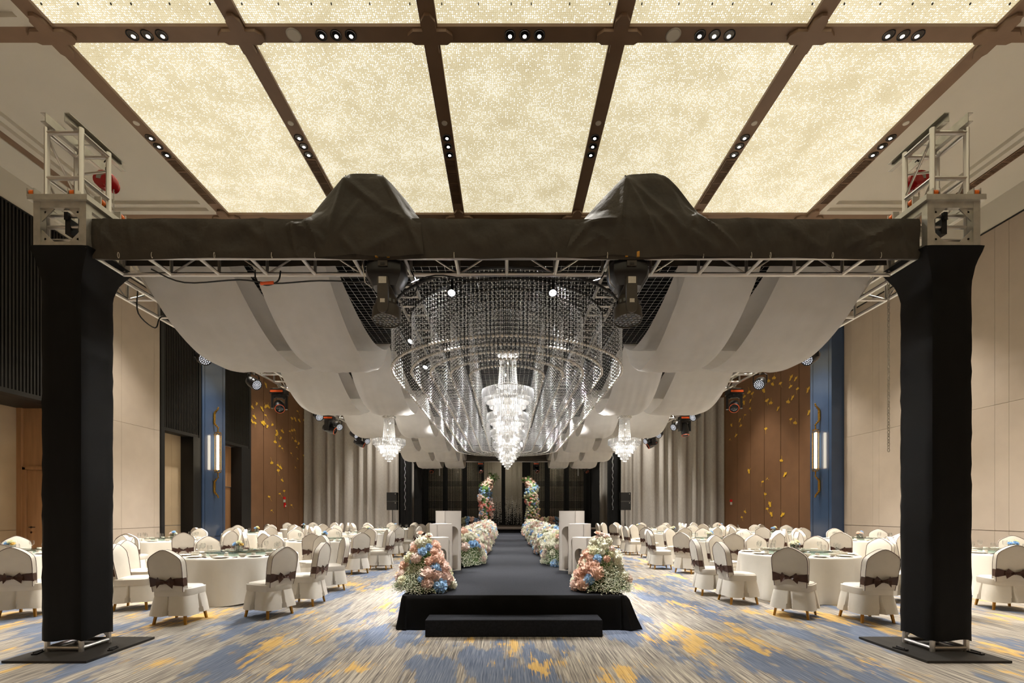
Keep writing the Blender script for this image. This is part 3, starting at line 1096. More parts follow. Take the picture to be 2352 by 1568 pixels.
def hoist(x, y, label, flip):
    t = empty('chain_hoist', label, 'hoist', (x, y, 5.33), group='red chain hoists')
    t.scale = (.8, .8, .95)
    b = MB()
    pts = [(cos(a) * .14 * (1.0 if cos(a) > 0 else 1.1), 0, sin(a) * .105) for a in [2 * pi * k / 18 for k in range(18)]]
    b.add([(p[0], -.055, p[2]) for p in pts] + [(p[0] * 1.06, 0, p[2] * 1.06) for p in pts] + [(p[0], .055, p[2]) for p in pts],
          [tuple(range(17, -1, -1))] + [(i, (i + 1) % 18, (i + 1) % 18 + 18, i + 18) for i in range(18)] + [(i + 18, (i + 1) % 18 + 18, (i + 1) % 18 + 36, i + 36) for i in range(18)] + [tuple(range(36, 54))])
    b.xf(Matrix.Rotation(.14 * flip, 4, 'Y'))
    b.build('body', M['red'], t, True)
    MB().lathe([(.075, 0), (.075, .04), (.05, .05)], 16, (.05 * flip, .055, -.03), 'y').build('hand_wheel_cover', M['red'], t, True)
    MB().lathe([(.06, -.04), (.07, 0)], 16, (.05 * flip, -.055, -.03), 'y').build('gear_cover', M['red'], t, True)
    lb = MB().bb(-.1, .07, -.062, -.058, -.005, .055).xf(Matrix.Rotation(.14 * flip, 4, 'Y')).build('maker_plate', M['labelw'], t)
    cu = bpy.data.curves.new('plate_lettering', 'FONT')
    cu.body = '2T'
    cu.size = .05
    cu.extrude = .001
    tmp = bpy.data.objects.new('tmp', cu)
    COL.objects.link(tmp)
    bpy.context.view_layer.update()
    tm = bpy.data.meshes.new_from_object(tmp.evaluated_get(bpy.context.evaluated_depsgraph_get()))
    bpy.data.objects.remove(tmp)
    tm.materials.clear()
    tm.materials.append(M['red'])
    to = ob('plate_lettering', tm, lb)
    to.location = (-.035, -.063, .005)
    to.rotation_euler = (pi / 2, .14 * flip, 0)
    h = MB()
    h.tube([(0, 0, .1), (0, 0, .16), (.03, 0, .19), (.03, 0, .235), (-.005, 0, .255), (-.035, 0, .23)], [.016, .014, .012, .012, .01, .006], 8)
    h.build('hook', M['steel'], t, True)
    link_chain(-.06, .0, -.62, -.1, 'load_chain', t)
    link_chain(.03, .01, -.62, -.1, 'load_chain', t)
    link_chain(.09 * flip, .02, -.62, -.06, 'hand_chain', t, .018)
    return t


column(-1, 5.28, 'front black-sleeved truss column, slatted-wall side, on dark base plate', True)
column(1, 5.28, 'front black-sleeved truss column, plain-beige-wall side, on dark base plate', True)
column(-1, 25.68, 'black-sleeved rear truss column at the stage edge, slatted-wall side', False)
column(1, 25.68, 'black-sleeved rear truss column at the stage edge, plain-beige-wall side', False)
hoist(-4.64, 5.6, 'red chain hoist hanging in the truss tower, slatted-wall side', 1)
hoist(4.76, 5.6, 'red chain hoist hanging in the truss tower, plain-beige-wall side', -1)
t = link_chain(4.44, 5.62, 2.2, 4.15, 'hanging_chain', None, .03)
tag(t, 'long steel chain hanging beside the black column, plain-beige-wall side', 'chain')


def truss(name, label, p0, p1, side, keep=99):
    """box truss between p0 and p1 (centre line ends); side = unit vector across; braces farther than keep are joined"""
    t = empty(name, label, 'truss', (0, 0, 0), group='aluminium box trusses of the rig')
    p0, p1, s = Vector(p0), Vector(p1), Vector(side) * .18
    d = p1 - p0
    L = d.length
    u = d.normalized()
    up = Vector((0, 0, .175))
    for a in (-1, 1):
        for c in (-1, 1):
            rod('chord', p0 + s * a + up * c, p1 + s * a + up * c, .025, t)
    n = int(L / .54)
    st = L / n
    bj = MB()

    def br(a, b, r):
        if a.y < keep:
            rod('brace', a, b, r, t)
        else:
            bj.tube([a, b], r, 6, caps=False)
    for k in range(n + 1):
        q = p0 + u * (st * k)
        br(q - s - up, q + s - up, .02)
        br(q - s + up, q + s + up, .018)
        br(q - s - up, q - s + up, .018)
        br(q + s - up, q + s + up, .018)
        if k < n:
            q2 = p0 + u * (st * (k + 1))
            e = 1 if k % 2 else -1
            br(q - s - up * e, q2 - s + up * e, .011)
            br(q + s - up * e, q2 + s + up * e, .011)
    if bj.v:
        stuff(bj.build('brace', M['alu'], t, True))
    return t


truss('box_truss', 'front aluminium box truss under the black felt wrap', (-4.33, 5.28, 4.355), (4.33, 5.28, 4.355), (0, 1, 0))
truss('box_truss', 'long side box truss running to the stage, slatted-wall side', (-4.62, 5.56, 4.355), (-4.62, 25.4, 4.355), (1, 0, 0), 12)
truss('box_truss', 'long side box truss running to the stage, plain-beige-wall side', (4.62, 5.56, 4.355), (4.62, 25.4, 4.355), (1, 0, 0), 12)
truss('box_truss', 'rear box truss above the stage edge in black wrap', (-4.4, 25.68, 4.355), (4.4, 25.68, 4.355), (0, 1, 0), 3)
for x, wh in ((-1.42, 'slatted'), (1.42, 'plain-beige')):
    t = empty('ladder_truss', f'inner ladder truss above the crystal rings, {wh}-wall side', 'truss', (0, 0, 0), group='ladder trusses under the rig roof')
    for e in (-.16, .16):
        rod('chord', (x + e, 5.6, 4.6), (x + e, 25.4, 4.6), .024, t)
    b = MB()
    for k in range(62):
        y = 5.7 + k * .32
        b.tube([(x - .16, y, 4.6), (x + .16, y, 4.6)], .018, 6, caps=False)
    stuff(b.build('rung', M['alu'], t, True))
for k, y in enumerate((8.87, 12.25, 15.62, 19.0, 22.37)):
    o = MB().tube([(-4.4, y, 4.57), (4.4, y, 4.57)], .022, 8).build('cross_pipe', M['steel'], None, True)
    tag(o, f'{ORD[k]} dark cross pipe under the rig roof holding the drapes', 'pipe', 'cross pipes of the rig')

# ---- black felt wrap on the front and rear trusses


def crease(x, z, segs):
    """height of sharp cloth folds along given lines"""
    h = 0
    for ax, az, bx, bz, d, w in segs:
        dx, dz = bx - ax, bz - az
        u = max(0, min(1, ((x - ax) * dx + (z - az) * dz) / (dx * dx + dz * dz)))
        q = sqrt((x - ax - u * dx) ** 2 + (z - az - u * dz) ** 2)
        if q < w:
            h = max(h, d * (1 - q / w) * (.4 + .6 * sin(pi * min(1, u * .9 + .1))))
    return h


WRAPF = [(-4.3, 4.5, -4.05, 4.2, .03, .05), (-4.2, 4.55, -4.22, 4.25, .03, .04), (-3.95, 4.55, -3.88, 4.2, .025, .05), (-3.6, 4.5, -3.2, 4.3, .02, .06), (-3.05, 4.55, -3.25, 4.2, .02, .05), (-2.75, 4.5, -2.4, 4.25, .025, .06), (-2.55, 4.56, -2.45, 4.2, .03, .05),
         (-.8, 4.55, -.7, 4.3, .02, .06), (-.5, 4.45, -.2, 4.2, .015, .06), (.3, 4.5, .5, 4.25, .02, .06), (2.5, 4.55, 2.65, 4.2, .02, .06), (2.9, 4.5, 3.3, 4.22, .025, .06), (3.45, 4.55, 3.5, 4.2, .025, .05), (3.55, 4.25, 4.1, 4.5, .04, .07), (3.75, 4.2, 3.95, 4.3, .03, .05), (4.05, 4.52, 4.2, 4.2, .035, .05), (3.6, 4.5, 3.8, 4.3, .025, .05)]


def wrap(label, y0, x0, x1, fine):
    prof = [(-.205, 4.15), (-.222, 4.2), (-.224, 4.24), (-.226, 4.28), (-.226, 4.32), (-.226, 4.36), (-.226, 4.4), (-.225, 4.44), (-.224, 4.48), (-.222, 4.52), (-.21, 4.565), (-.16, 4.58), (0, 4.585), (.2, 4.58), (.225, 4.55), (.225, 4.4), (.22, 4.3)]
    nx = fine

    def fn(i, j):
        x = x0 + (x1 - x0) * i / (nx - 1)
        y, z = prof[j]
        a = .006 * wob(x, 0, z) + .016 * abs(sin(x * 1.9 + z * 7 + .8 * sin(x * 1.3))) ** .6 * (1 if j < 12 else .3) + .012 * abs(sin(x * 3.1 - z * 11 + sin(x * 2.2)))
        sag = .012 * sin(x * 3.7) * sin(x * 1.3) if j in (0,) else 0
        return (x, y0 + y - ((a * .7 + crease(x, z, WRAPF)) if j < 12 else -a), z + sag + (.004 * sin(x * 6) if j in (11, 12) else 0))
    o = MB().grid(nx, len(prof), fn).build('black_wrap_cloth', M['wrap'], None, True, 35)
    return tag(o, label, 'cloth', 'black felt wraps')


fw = wrap('long black felt cloth wrapped around the front truss', 5.28, -4.34, 4.32, 340)
wrap('black felt cloth wrapped around the rear stage truss', 25.68, -4.9, 4.9, 60)
tie = MB().tube([(0, -.238 + .012 * cos(a), 4.175 + .03 * sin(a)) for a in [2 * pi * k / 10 for k in range(10)]], .003, 4, True).mesh('cable_tie', M['labelw'])
for x in (-4.05, -3.7, -3.05, -2.45, -2.0, -.55, .52, 1.05, 2.05, 2.55, 2.75, 3.4, 3.9):
    ob('cable_tie', tie, fw, (x, 5.278, 0))


def cover(label, lo, mid, top, seed, ridge, creases):
    """cloth pulled over the gear that stands on the truss"""
    key = [(4.165, 5.035, lo), (4.27, 5.025, [lo[0] * .7 + mid[0] * .3, lo[1] * .7 + mid[1] * .3]), (4.42, 5.018, [lo[0] * .3 + mid[0] * .7, lo[1] * .3 + mid[1] * .7]), (4.57, 5.02, mid)]
    for k in range(1, 6):
        u = k / 6
        bow = .035 * sin(pi * u)
        key.append((4.57 + .55 * u, 5.02 + .13 * u, [mid[0] + (top[0] - mid[0]) * u - bow * .25, mid[1] + (top[1] - mid[1]) * u + bow]))
    nf_ = len(key)
    key += [(5.115, 5.17, top), (5.12, 5.26, top), (5.1, 5.38, top), (4.8, 5.52, [(top[0] + mid[0]) / 2, (top[1] + mid[1]) / 2]), (4.55, 5.62, mid)]
    rows = []
    for i in range(len(key) - 1):
        sub = 5 if i < nf_ else 2
        for q in range(sub):
            w = q / sub
            (za, ya, xa), (zb, yb_, xb) = key[i], key[i + 1]
            rows.append((za + (zb - za) * w, ya + (yb_ - ya) * w, [xa[0] + (xb[0] - xa[0]) * w, xa[1] + (xb[1] - xa[1]) * w], i + w <= nf_))
    rows.append((*key[-1], False))
    nx = 96

    def fn(i, j):
        u = i / (nx - 1)
        z, y, (xa, xb), front = rows[j]
        x = xa + (xb - xa) * u
        e = abs(2 * u - 1)
        z2 = z
        if front:
            tt = min(1, max(0, (5.12 - z) / .95))
            g = min(1, max(0, (z - 4.5) / .2)) * .5 + .015
            y += g * (max(0, top[0] + (ridge[0] - top[0]) * tt - x) + max(0, x - top[1] - (ridge[1] - top[1]) * tt))
            y += .05 * e ** 6 * min(1, max(0, (z - 4.5) / .2))
            y -= crease(x, z, creases) + .006 * wob(x * 1.6, seed, z * 1.4)
            if j == 0:
                z2 -= .012 * sin(x * 9 + seed)
        else:
            y -= .12 * e ** 5 * (1 if z < 5.05 else .2)
            z2 -= .012 * sin(pi * u) if z > 5.05 else 0
        return (x, y, z2)
    o = MB().grid(nx, len(rows), fn).build('black_cover_cloth', M['wrap'], None, True, 30)
    return tag(o, label, 'cloth', 'peaked black cover cloths')


cover('peaked black cloth over gear on the front truss, slatted-wall side', [-2.36, -.86], [-2.3, -.9], [-1.74, -1.33], .3, [-1.87, -.98],
      [(-1.72, 5.05, -1.87, 4.17, .03, .05), (-1.72, 5.03, -1.3, 4.66, .035, .07), (-1.3, 4.66, -1.0, 4.5, .03, .06), (-2.26, 4.58, -2.2, 4.17, .03, .05), (-2.1, 4.56, -1.93, 4.2, .035, .05), (-2.02, 4.42, -1.9, 4.3, .03, .05), (-1.57, 4.18, -1.72, 4.36, .03, .06),
       (-1.33, 5.08, -.97, 4.45, .03, .05), (-1.04, 4.52, -.9, 4.2, .03, .05), (-1.5, 4.2, -1.05, 4.42, .025, .09), (-1.55, 4.75, -1.75, 4.4, .025, .06), (-2.24, 4.5, -2.0, 4.38, .03, .05)])
cover('peaked black cloth over gear on the front truss, plain-beige-wall side', [.6, 2.48], [.72, 2.24], [1.27, 1.67], 1.1, [1.12, 2.0],
      [(1.27, 5.08, 1.13, 4.2, .03, .05), (1.27, 5.05, 1.62, 4.18, .035, .06), (1.3, 5.02, 1.95, 4.3, .03, .06), (.8, 4.53, 1.18, 4.54, .04, .05), (.85, 4.5, .6, 4.18, .035, .05), (1.17, 4.52, 1.1, 4.2, .03, .05), (.9, 4.4, 1.1, 4.3, .03, .05), (.95, 4.36, .75, 4.22, .03, .06),
       (1.67, 5.08, 2.1, 4.62, .03, .05), (1.9, 4.7, 2.42, 4.22, .035, .05), (1.5, 4.6, 1.8, 4.2, .03, .06), (1.75, 4.5, 2.2, 4.22, .025, .06), (2.0, 4.64, 1.85, 4.4, .03, .06)])

# ---- roof of black cloth with a wire mesh below
o = MB().bb(-4.8, 4.8, 5.5, 25.7, 4.735, 4.745).build('rig_roof_cloth', M['roofcloth'])
tag(o, 'black cloth roof spread over the rig above the white drapes', 'cloth')
b = MB()
for k in range(89):
    x = -4.4 + k * .1
    b.tube([(x, 5.5, 4.64), (x, 25.4, 4.64)], .0025, 4, caps=False)
for k in range(200):
    y = 5.5 + k * .1
    b.tube([(-4.4, y, 4.645), (4.4, y, 4.645)], .0025, 4, caps=False)
o = b.build('wire_mesh', M['alu'])
tag(stuff(o), 'silver wire mesh stretched under the black rig roof', 'wire mesh')
# ---- white voile drapes, sagging bay by bay
ys = [5.5, 8.87, 12.25, 15.62, 19.0, 22.37, 25.5]


def drape(x0, x1, inner, y0, y1, label, seed):
    """two nested layers of voile hung over the pipes; inner = +1 if the edge nearer the aisle is x1"""
    t = empty('white_drape', label, 'drape', (0, 0, 0), group='white voile drapes of the rig')
    rnd = random.Random(seed)
    xi = x1 if inner > 0 else x0
    xo = x0 if inner > 0 else x1
    for nm, sag, pw, ya, shift in (('lower_fold', .93, 2.1, y0, 0), ('upper_fold', .50, 2.0, y0 + .35, .05)):
        nu, nv = 26, 30
        ph = rnd.uniform(0, 6)

        def fn(i, j):
            u = i / (nu - 1)
            s = j / (nv - 1)
            q = 1 - abs(2 * s - 1) ** pw
            k = 1.0
            if u < .2:
                k -= .07 * ((.2 - u) / .2) ** 2
            if u > .8:
                k -= .05 * ((u - .8) / .2) ** 2
            x = xo + (xi - xo) * u + (xi - xo) * (shift + .10 * q * u)
            y = ya + .03 + (y1 - ya - .06) * s
            z = 4.57 - sag * k * q
            w = .5 + .5 * sin(u * 4 + ph)
            z += (.007 * sin((u * 7 + s * 9) * 2.6 + ph) * w + .005 * sin(u * 37 + s * 14 + ph)) * q
            return (x, y, z)
        MB().grid(nu, nv, fn).build(nm, M['drape'], t, True, 80)
    return t


for r in range(6):
    for sg, wh in ((-1, 'slatted'), (1, 'plain-beige')):
        for (a, b_, nm) in ((3.30, 4.36, 'outer'), (2.16, 3.0, 'inner')):
            x0, x1 = (-b_, -a) if sg < 0 else (a, b_)
            drape(x0, x1, 1 if sg < 0 else -1, ys[r], ys[r + 1], f'white voile drape, {ORD[r]} sag from the front in the {nm} run, {wh}-wall side', r * 4 + sg + (0 if nm == 'outer' else 9))

# ---- nested rings of crystal bead strings
YA, YZ = 7.72, 17.0


def stadium(Rr, arc, side):
    """points round a racetrack of end radius Rr"""
    pts = []
    n = int(pi * Rr / arc)
    for k in range(n + 1):
        a = pi + pi * k / n
        pts.append((Rr * cos(a), YA + Rr * sin(a)))
    m = int((YZ - YA) / side)
    for k in range(1, m):
        pts.append((Rr, YA + (YZ - YA) * k / m))
    for k in range(n + 1):
        a = pi * k / n
        pts.append((Rr * cos(a), YZ + Rr * sin(a)))
    for k in range(1, m):
        pts.append((-Rr, YZ - (YZ - YA) * k / m))
    return pts


NMR = ['outermost', 'second', 'third', 'fourth', 'innermost']
for k, Rr in enumerate((1.79, 1.49, 1.2, .89, .585)):
    t = empty('crystal_bead_ring', f'{NMR[k]} long ring of hanging crystal bead strings around the chandeliers', 'bead curtain', (0, 0, 0), group='nested rings of crystal beads')
    path = stadium(Rr, .06, .3)
    MB().tube([(x, y, 4.5) for x, y in path], .021, 6, True).build('rail', M['steel'], t, True)
    pts = stadium(Rr, .056, .14)
    zb = 3.66
    zz = np.arange(zb + .05, 4.47, .058)
    P = np.array(pts)
    c = np.array([(x, y, z + .004 * sin(i * 2.4)) for i, (x, y) in enumerate(pts) for z in zz])
    o = ob('bead_string', np_mesh('bead_string', *scatter(ICO_V, ICO_F, c, .0092), M['bead']), t)
    stuff(o)
    th = MB()
    for x, y in pts:
        th.tube([(x, y, zb), (x, y, 4.5)], .0014, 3, caps=False)
    stuff(th.build('thread', M['thread'], t))
    dv = np.array(ICO_V) * np.array([1, 1, 1.15])
    o = ob('crystal_drop', np_mesh('crystal_drop', *scatter(dv, ICO_F, [(x, y, zb) for x, y in pts], .022), M['drop']), t)
    stuff(o)
    if k == 0:
        s = MB()
        for y in (7.0, 8.3, 10.6, 13.0, 15.4, 17.4):
            s.tube([(-1.75, y, 4.52), (1.75, y, 4.52)], .01, 6)
        for a in np.linspace(pi, 2 * pi, 7):
            s.tube([(.55 * cos(a), YA + .55 * sin(a), 4.52), (1.79 * cos(a), YA + 1.79 * sin(a), 4.52)], .01, 6)
        for y in (7.8, 12.3, 16.9):
            for x in (-1.2, 1.2):
                s.tube([(x, y, 4.5), (x, y, 4.7)], .006, 6)
        stuff(s.build('ring_spider', M['steel'], t, True))

# ---- crystal chandeliers


def make_chandelier():
    t = empty('crystal_chandelier', 'x', 'chandelier', (0, 0, 0))
    b = MB().lathe([(.03, .12), (.04, .06), (.19, .04), (.2, .0), (.19, -.03), (.03, -.02)], 20)
    b.tube([(0, 0, .1), (0, 0, .22)], .012, 6)
    b.tube([(0, 0, 0), (0, 0, -1.25)], .012, 6)
    b.build('canopy', M['alu'], t, True)
    ring = [(.2 * cos(a), .2 * sin(a), -.0 + .03 * (k % 2)) for k, a in enumerate(np.linspace(0, 2 * pi, 34, endpoint=False))]
    stuff(ob('bead_collar', np_mesh('bead_collar', *scatter(ICO_V, ICO_F, ring, .016), M['drop']), t))
    c = []
    for k in range(26):
        a = 2 * pi * k / 26
        for q in range(22):
            u = q / 21
            r = .15 + .045 * u ** 1.6
            c.append((r * cos(a), r * sin(a), -.04 - .66 * u))
    stuff(ob('bead_strand', np_mesh('bead_strand', *scatter(ICO_V, ICO_F, c, .0125), M['bead']), t))
    tiers = [(.485, -.68, .17), (.42, -.77, .15), (.345, -.87, .15), (.27, -.97, .15), (.195, -1.07, .14), (.12, -1.17, .13), (.05, -1.26, .12)]
    hexv = np.array([(cos(a), sin(a), z) for z in (0, -1) for a in [k * pi / 3 for k in range(6)]])
    hexf = np.array([(k, (k + 1) % 6, 6 + k) for k in range(6)] + [((k + 1) % 6, 6 + (k + 1) % 6, 6 + k) for k in range(6)] + [(6, 9, 8), (6, 8, 7), (6, 10, 9), (6, 11, 10)])
    for r, z, h in tiers:
        n = max(5, int(2 * pi * r / .036))
        cs = [(r * cos(2 * pi * k / n), r * sin(2 * pi * k / n), z) for k in range(n)]
        v, f = scatter(hexv * np.array([.0125, .0125, h]), hexf, cs)
        stuff(ob('crystal_tier', np_mesh('crystal_tier', v, f, M['crystal']), t))
    rb = MB()
    for r, z, h in tiers[:-1]:
        rb.tube([(r * cos(a), r * sin(a), z) for a in np.linspace(0, 2 * pi, 28, endpoint=False)], .006, 4, True)
    for k in range(6):
        a = k * pi / 3
        rb.tube([(.02 * cos(a), .02 * sin(a), -.72), (.485 * cos(a), .485 * sin(a), -.68)], .006, 4)
    rb.build('frame', M['alu'], t)
    bl = MB()
    for r, z, n in ((.37, -.75, 9), (.24, -.88, 6), (.12, -1.02, 4)):
        for k in range(n):
            a = 2 * pi * k / n + z
            bl.sphere((r * cos(a), r * sin(a), z), .022, 8, 6, (1, 1, 1.4))
    for z in (-.18, -.38, -.56):
        bl.sphere((.05 * cos(z * 9), .05 * sin(z * 9), z), .018, 8, 6, (1, 1, 1.5))
    stuff(bl.build('bulb', M['bulb'], t, True))
    return t


ch = reg(make_chandelier())
chs = [(0.02, 9.25, 'nearest'), (0.02, 11.5, 'second'), (0.02, 13.8, 'third'), (0.02, 16.1, 'fourth'), (0.02, 18.4, 'farthest')]
for k, (x, y, nm) in enumerate(chs):
    lab = f'{nm} tiered crystal chandelier of the row inside the bead rings'
    if k == 0:
        ch.location = (x, y, 4.5)
        ch['label'] = lab
        ch['group'] = 'crystal chandeliers'
    else:
        dup(ch, (x, y, 4.5), k, lab, 'crystal chandeliers')
a_ = dup(ch, (-2.96, 12.15, 3.86), 1, 'single crystal chandelier below the drapes, slatted-wall side', 'crystal chandeliers')
b_ = dup(ch, (2.96, 12.15, 3.86), 2, 'single crystal chandelier below the drapes, plain-beige-wall side', 'crystal chandeliers')
for a in (a_, b_):
    a.scale = (.82, .82, .8)
    MB().tube([(0, 0, .2), (0, 0, .9)], .008, 6).build('suspension_cable', M['alu'], a)
for x, y, z, w in [(x, y, 3.68, CHAND_W) for x, y, n in chs] + [(-2.96, 12.15, 3.2, CHAND_W * .6), (2.96, 12.15, 3.2, CHAND_W * .6)]:
    lamp('POINT', 'chandelier_bulbs', (x, y, z), w, (1, .95, .87), size=.12)

# ---- stage lamps


def clamp(b, z, r=.03):
    b.tube([(r * 1.3 * cos(a), 0, z + r * 1.3 * sin(a)) for a in np.linspace(0, 2 * pi, 10, endpoint=False)], .009, 5, True)
    b.box((0, 0, z - .055), (.03, .035, .05))
    return b


def make_par():
    t = empty('par_light', 'x', 'stage light')
    c = clamp(MB(), 0)
    c.build('clamp', M['galv'], t)
    y = MB()
    y.tube([(-.115, 0, -.26), (-.115, 0, -.1), (-.08, 0, -.075), (.08, 0, -.075), (.115, 0, -.1), (.115, 0, -.26)], .011, 6)
    y.build('yoke', M['steel'], t)
    m = Matrix.Translation((0, 0, -.24)) @ Matrix.Rotation(R(-62), 4, 'X')
    hd = MB().lathe([(.06, .14), (.085, .12), (.1, .06), (.104, -.1), (.1, -.115), (.092, -.115), (.09, -.105)], 20, mat=m, cap1=False)
    hd.build('body', M['plastic'], t, True)
    MB().lathe([(.091, -.104), (.001, -.104)], 20, mat=m, cap0=False, cap1=False).build('lens_plate', M['lensdark'], t)
    l = MB()
    for r, n in ((.075, 16), (.047, 10), (.02, 5)):
        for k in range(n):
            a = 2 * pi * k / n
            l.lathe([(.0105, -.105), (.008, -.112), (0.001, -.113)], 7, (0, 0, 0), mat=m @ Matrix.Translation((r * cos(a), r * sin(a), 0)), cap0=False)
    stuff(l.build('led', M['ledw'], t))
    return t


par = reg(make_par())
first = True
PARS = [(sg * (4.44 if k == 2 else 4.8), y, sg, ORD[k]) for sg in (-1, 1) for k, y in enumerate((7.63, 9.16, 10.7, 12.3, 13.75, 15.2, 16.5))]
for x, y, sg, nm in PARS:
    lab = f'{nm} black LED par can from the front, side truss, {"slatted" if sg < 0 else "plain-beige"}-wall side'
    rz = (.9 if sg < 0 else -.9)
    if first:
        par.location, par.rotation_euler = (x, y, 4.18), (0, 0, rz)
        par['label'], par['group'] = lab, 'LED par cans'
        first = False
    else:
        dup(par, (x, y, 4.18), rz + .3 * sin(y * 3), lab, 'LED par cans')
for x, y, tx, ty in [(s * 4.62, y, s * (5.0 + .3 * k % 2), y - 3.6) for s in (-1, 1) for k, y in enumerate((12.1, 16.3, 20.6, 24.4))] + [(s * 4.62, y, s * 9.2, y - 3) for s in (-1, 1) for y in (12.1, 16.3)]:
    lamp('SPOT', 'par_beam', (x, y, 3.72), PAR_W, (1, .97, .93), (tx, ty, .7), .1, 52, .9)


def make_beam():
    """black moving head with orange stripes hanging from its base"""
    t = empty('moving_head', 'x', 'stage light')
    c = clamp(MB(), .0)
    c.box((0, 0, -.09), (.26, .05, .03))
    c.build('clamp', M['galv'], t)
    MB().box((0, 0, -.16), (.3, .26, .1), taper=1.0, tapx=.86).build('base', M['plastic'], t)
    s = MB()
    s.bb(-.13, .13, -.137, -.128, -.185, -.14).bb(-.13, .13, .128, .137, -.185, -.14)
    s.build('base_stripe', M['orange2'], t)
    return t


def yoke_head(t, wash=False, pan=0.0, tilt=R(50)):
    rp = Matrix.Rotation(pan, 4, 'Z')
    y = MB()
    y.lathe([(.07, -.21), (.06, -.24)], 14)
    n = len(y.v)
    for e in (-1, 1):
        y.box((e * .135, 0, -.37), (.045, .12, .28))
    y.box((0, 0, -.245), (.31, .12, .04))
    y.prism([(-.135, -.225), (.135, -.225), (.1, -.3), (.06, -.275), (-.06, -.275), (-.1, -.3)], -.05, .05)
    y.xf(rp)
    y.build('yoke', M['plastic'], t, True, 30)
    m = Matrix.Translation((0, 0, -.44)) @ rp @ Matrix.Rotation(tilt, 4, 'X')
    h = MB().lathe([(.03, .17), (.075, .155), (.1, .08), (.108, 0), (.105, -.1), (.088, -.19), (.08, -.19), (.07, -.17)], 12, mat=m, cap1=False)
    h.build('head', M['plastic'], t, True, 30)
    MB().tube([m @ Vector((.091 * cos(a), .091 * sin(a), -.185)) for a in np.linspace(0, 2 * pi, 16, endpoint=False)], .007, 5, True).build('orange_ring', M['orange2'], t)
    MB().tube([m @ Vector(p) for p in ((.1, .03, -.1), (.11, .02, 0), (.1, .03, .1))], .006, 5).build('orange_line', M['orange2'], t)
    MB().lathe([(.072, -.172), (.03, -.18), (.001, -.182)], 14, mat=m, cap0=False, cap1=False).build('lens', M['lensdark'], t, True)
    return t


HEADS = [(-4.8, 10.2, -1, 'first', .5, 58), (-4.8, 13.05, -1, 'second', 1.5, 70), (-4.8, 15.7, -1, 'third', 1.7, 64), (4.8, 10.2, 1, 'first', -.45, 62), (4.8, 13.05, 1, 'second', .2, 12), (4.8, 15.9, 1, 'third', -1.6, 60)]
for x, y, sg, nm, pan, tilt in HEADS:
    t = make_beam()
    yoke_head(t, False, pan, R(-tilt))
    t.location = (x, y, 4.18)
    t['label'] = f'{nm} black moving head with orange stripes, side truss, {"slatted" if sg < 0 else "plain-beige"}-wall side'
    t['group'] = 'moving heads with orange stripes'
for k, x in enumerate((-3.95, -1.38, 1.55, 4.15)):
    t = make_beam()
    yoke_head(t, False, .3 * k, R(-40))
    t.location = (x, 25.5, 4.18)
    t['label'] = f'{ORD[k]} dark moving head along the rear truss, counted from the slatted wall'
    t['group'] = 'moving heads on the rear truss'


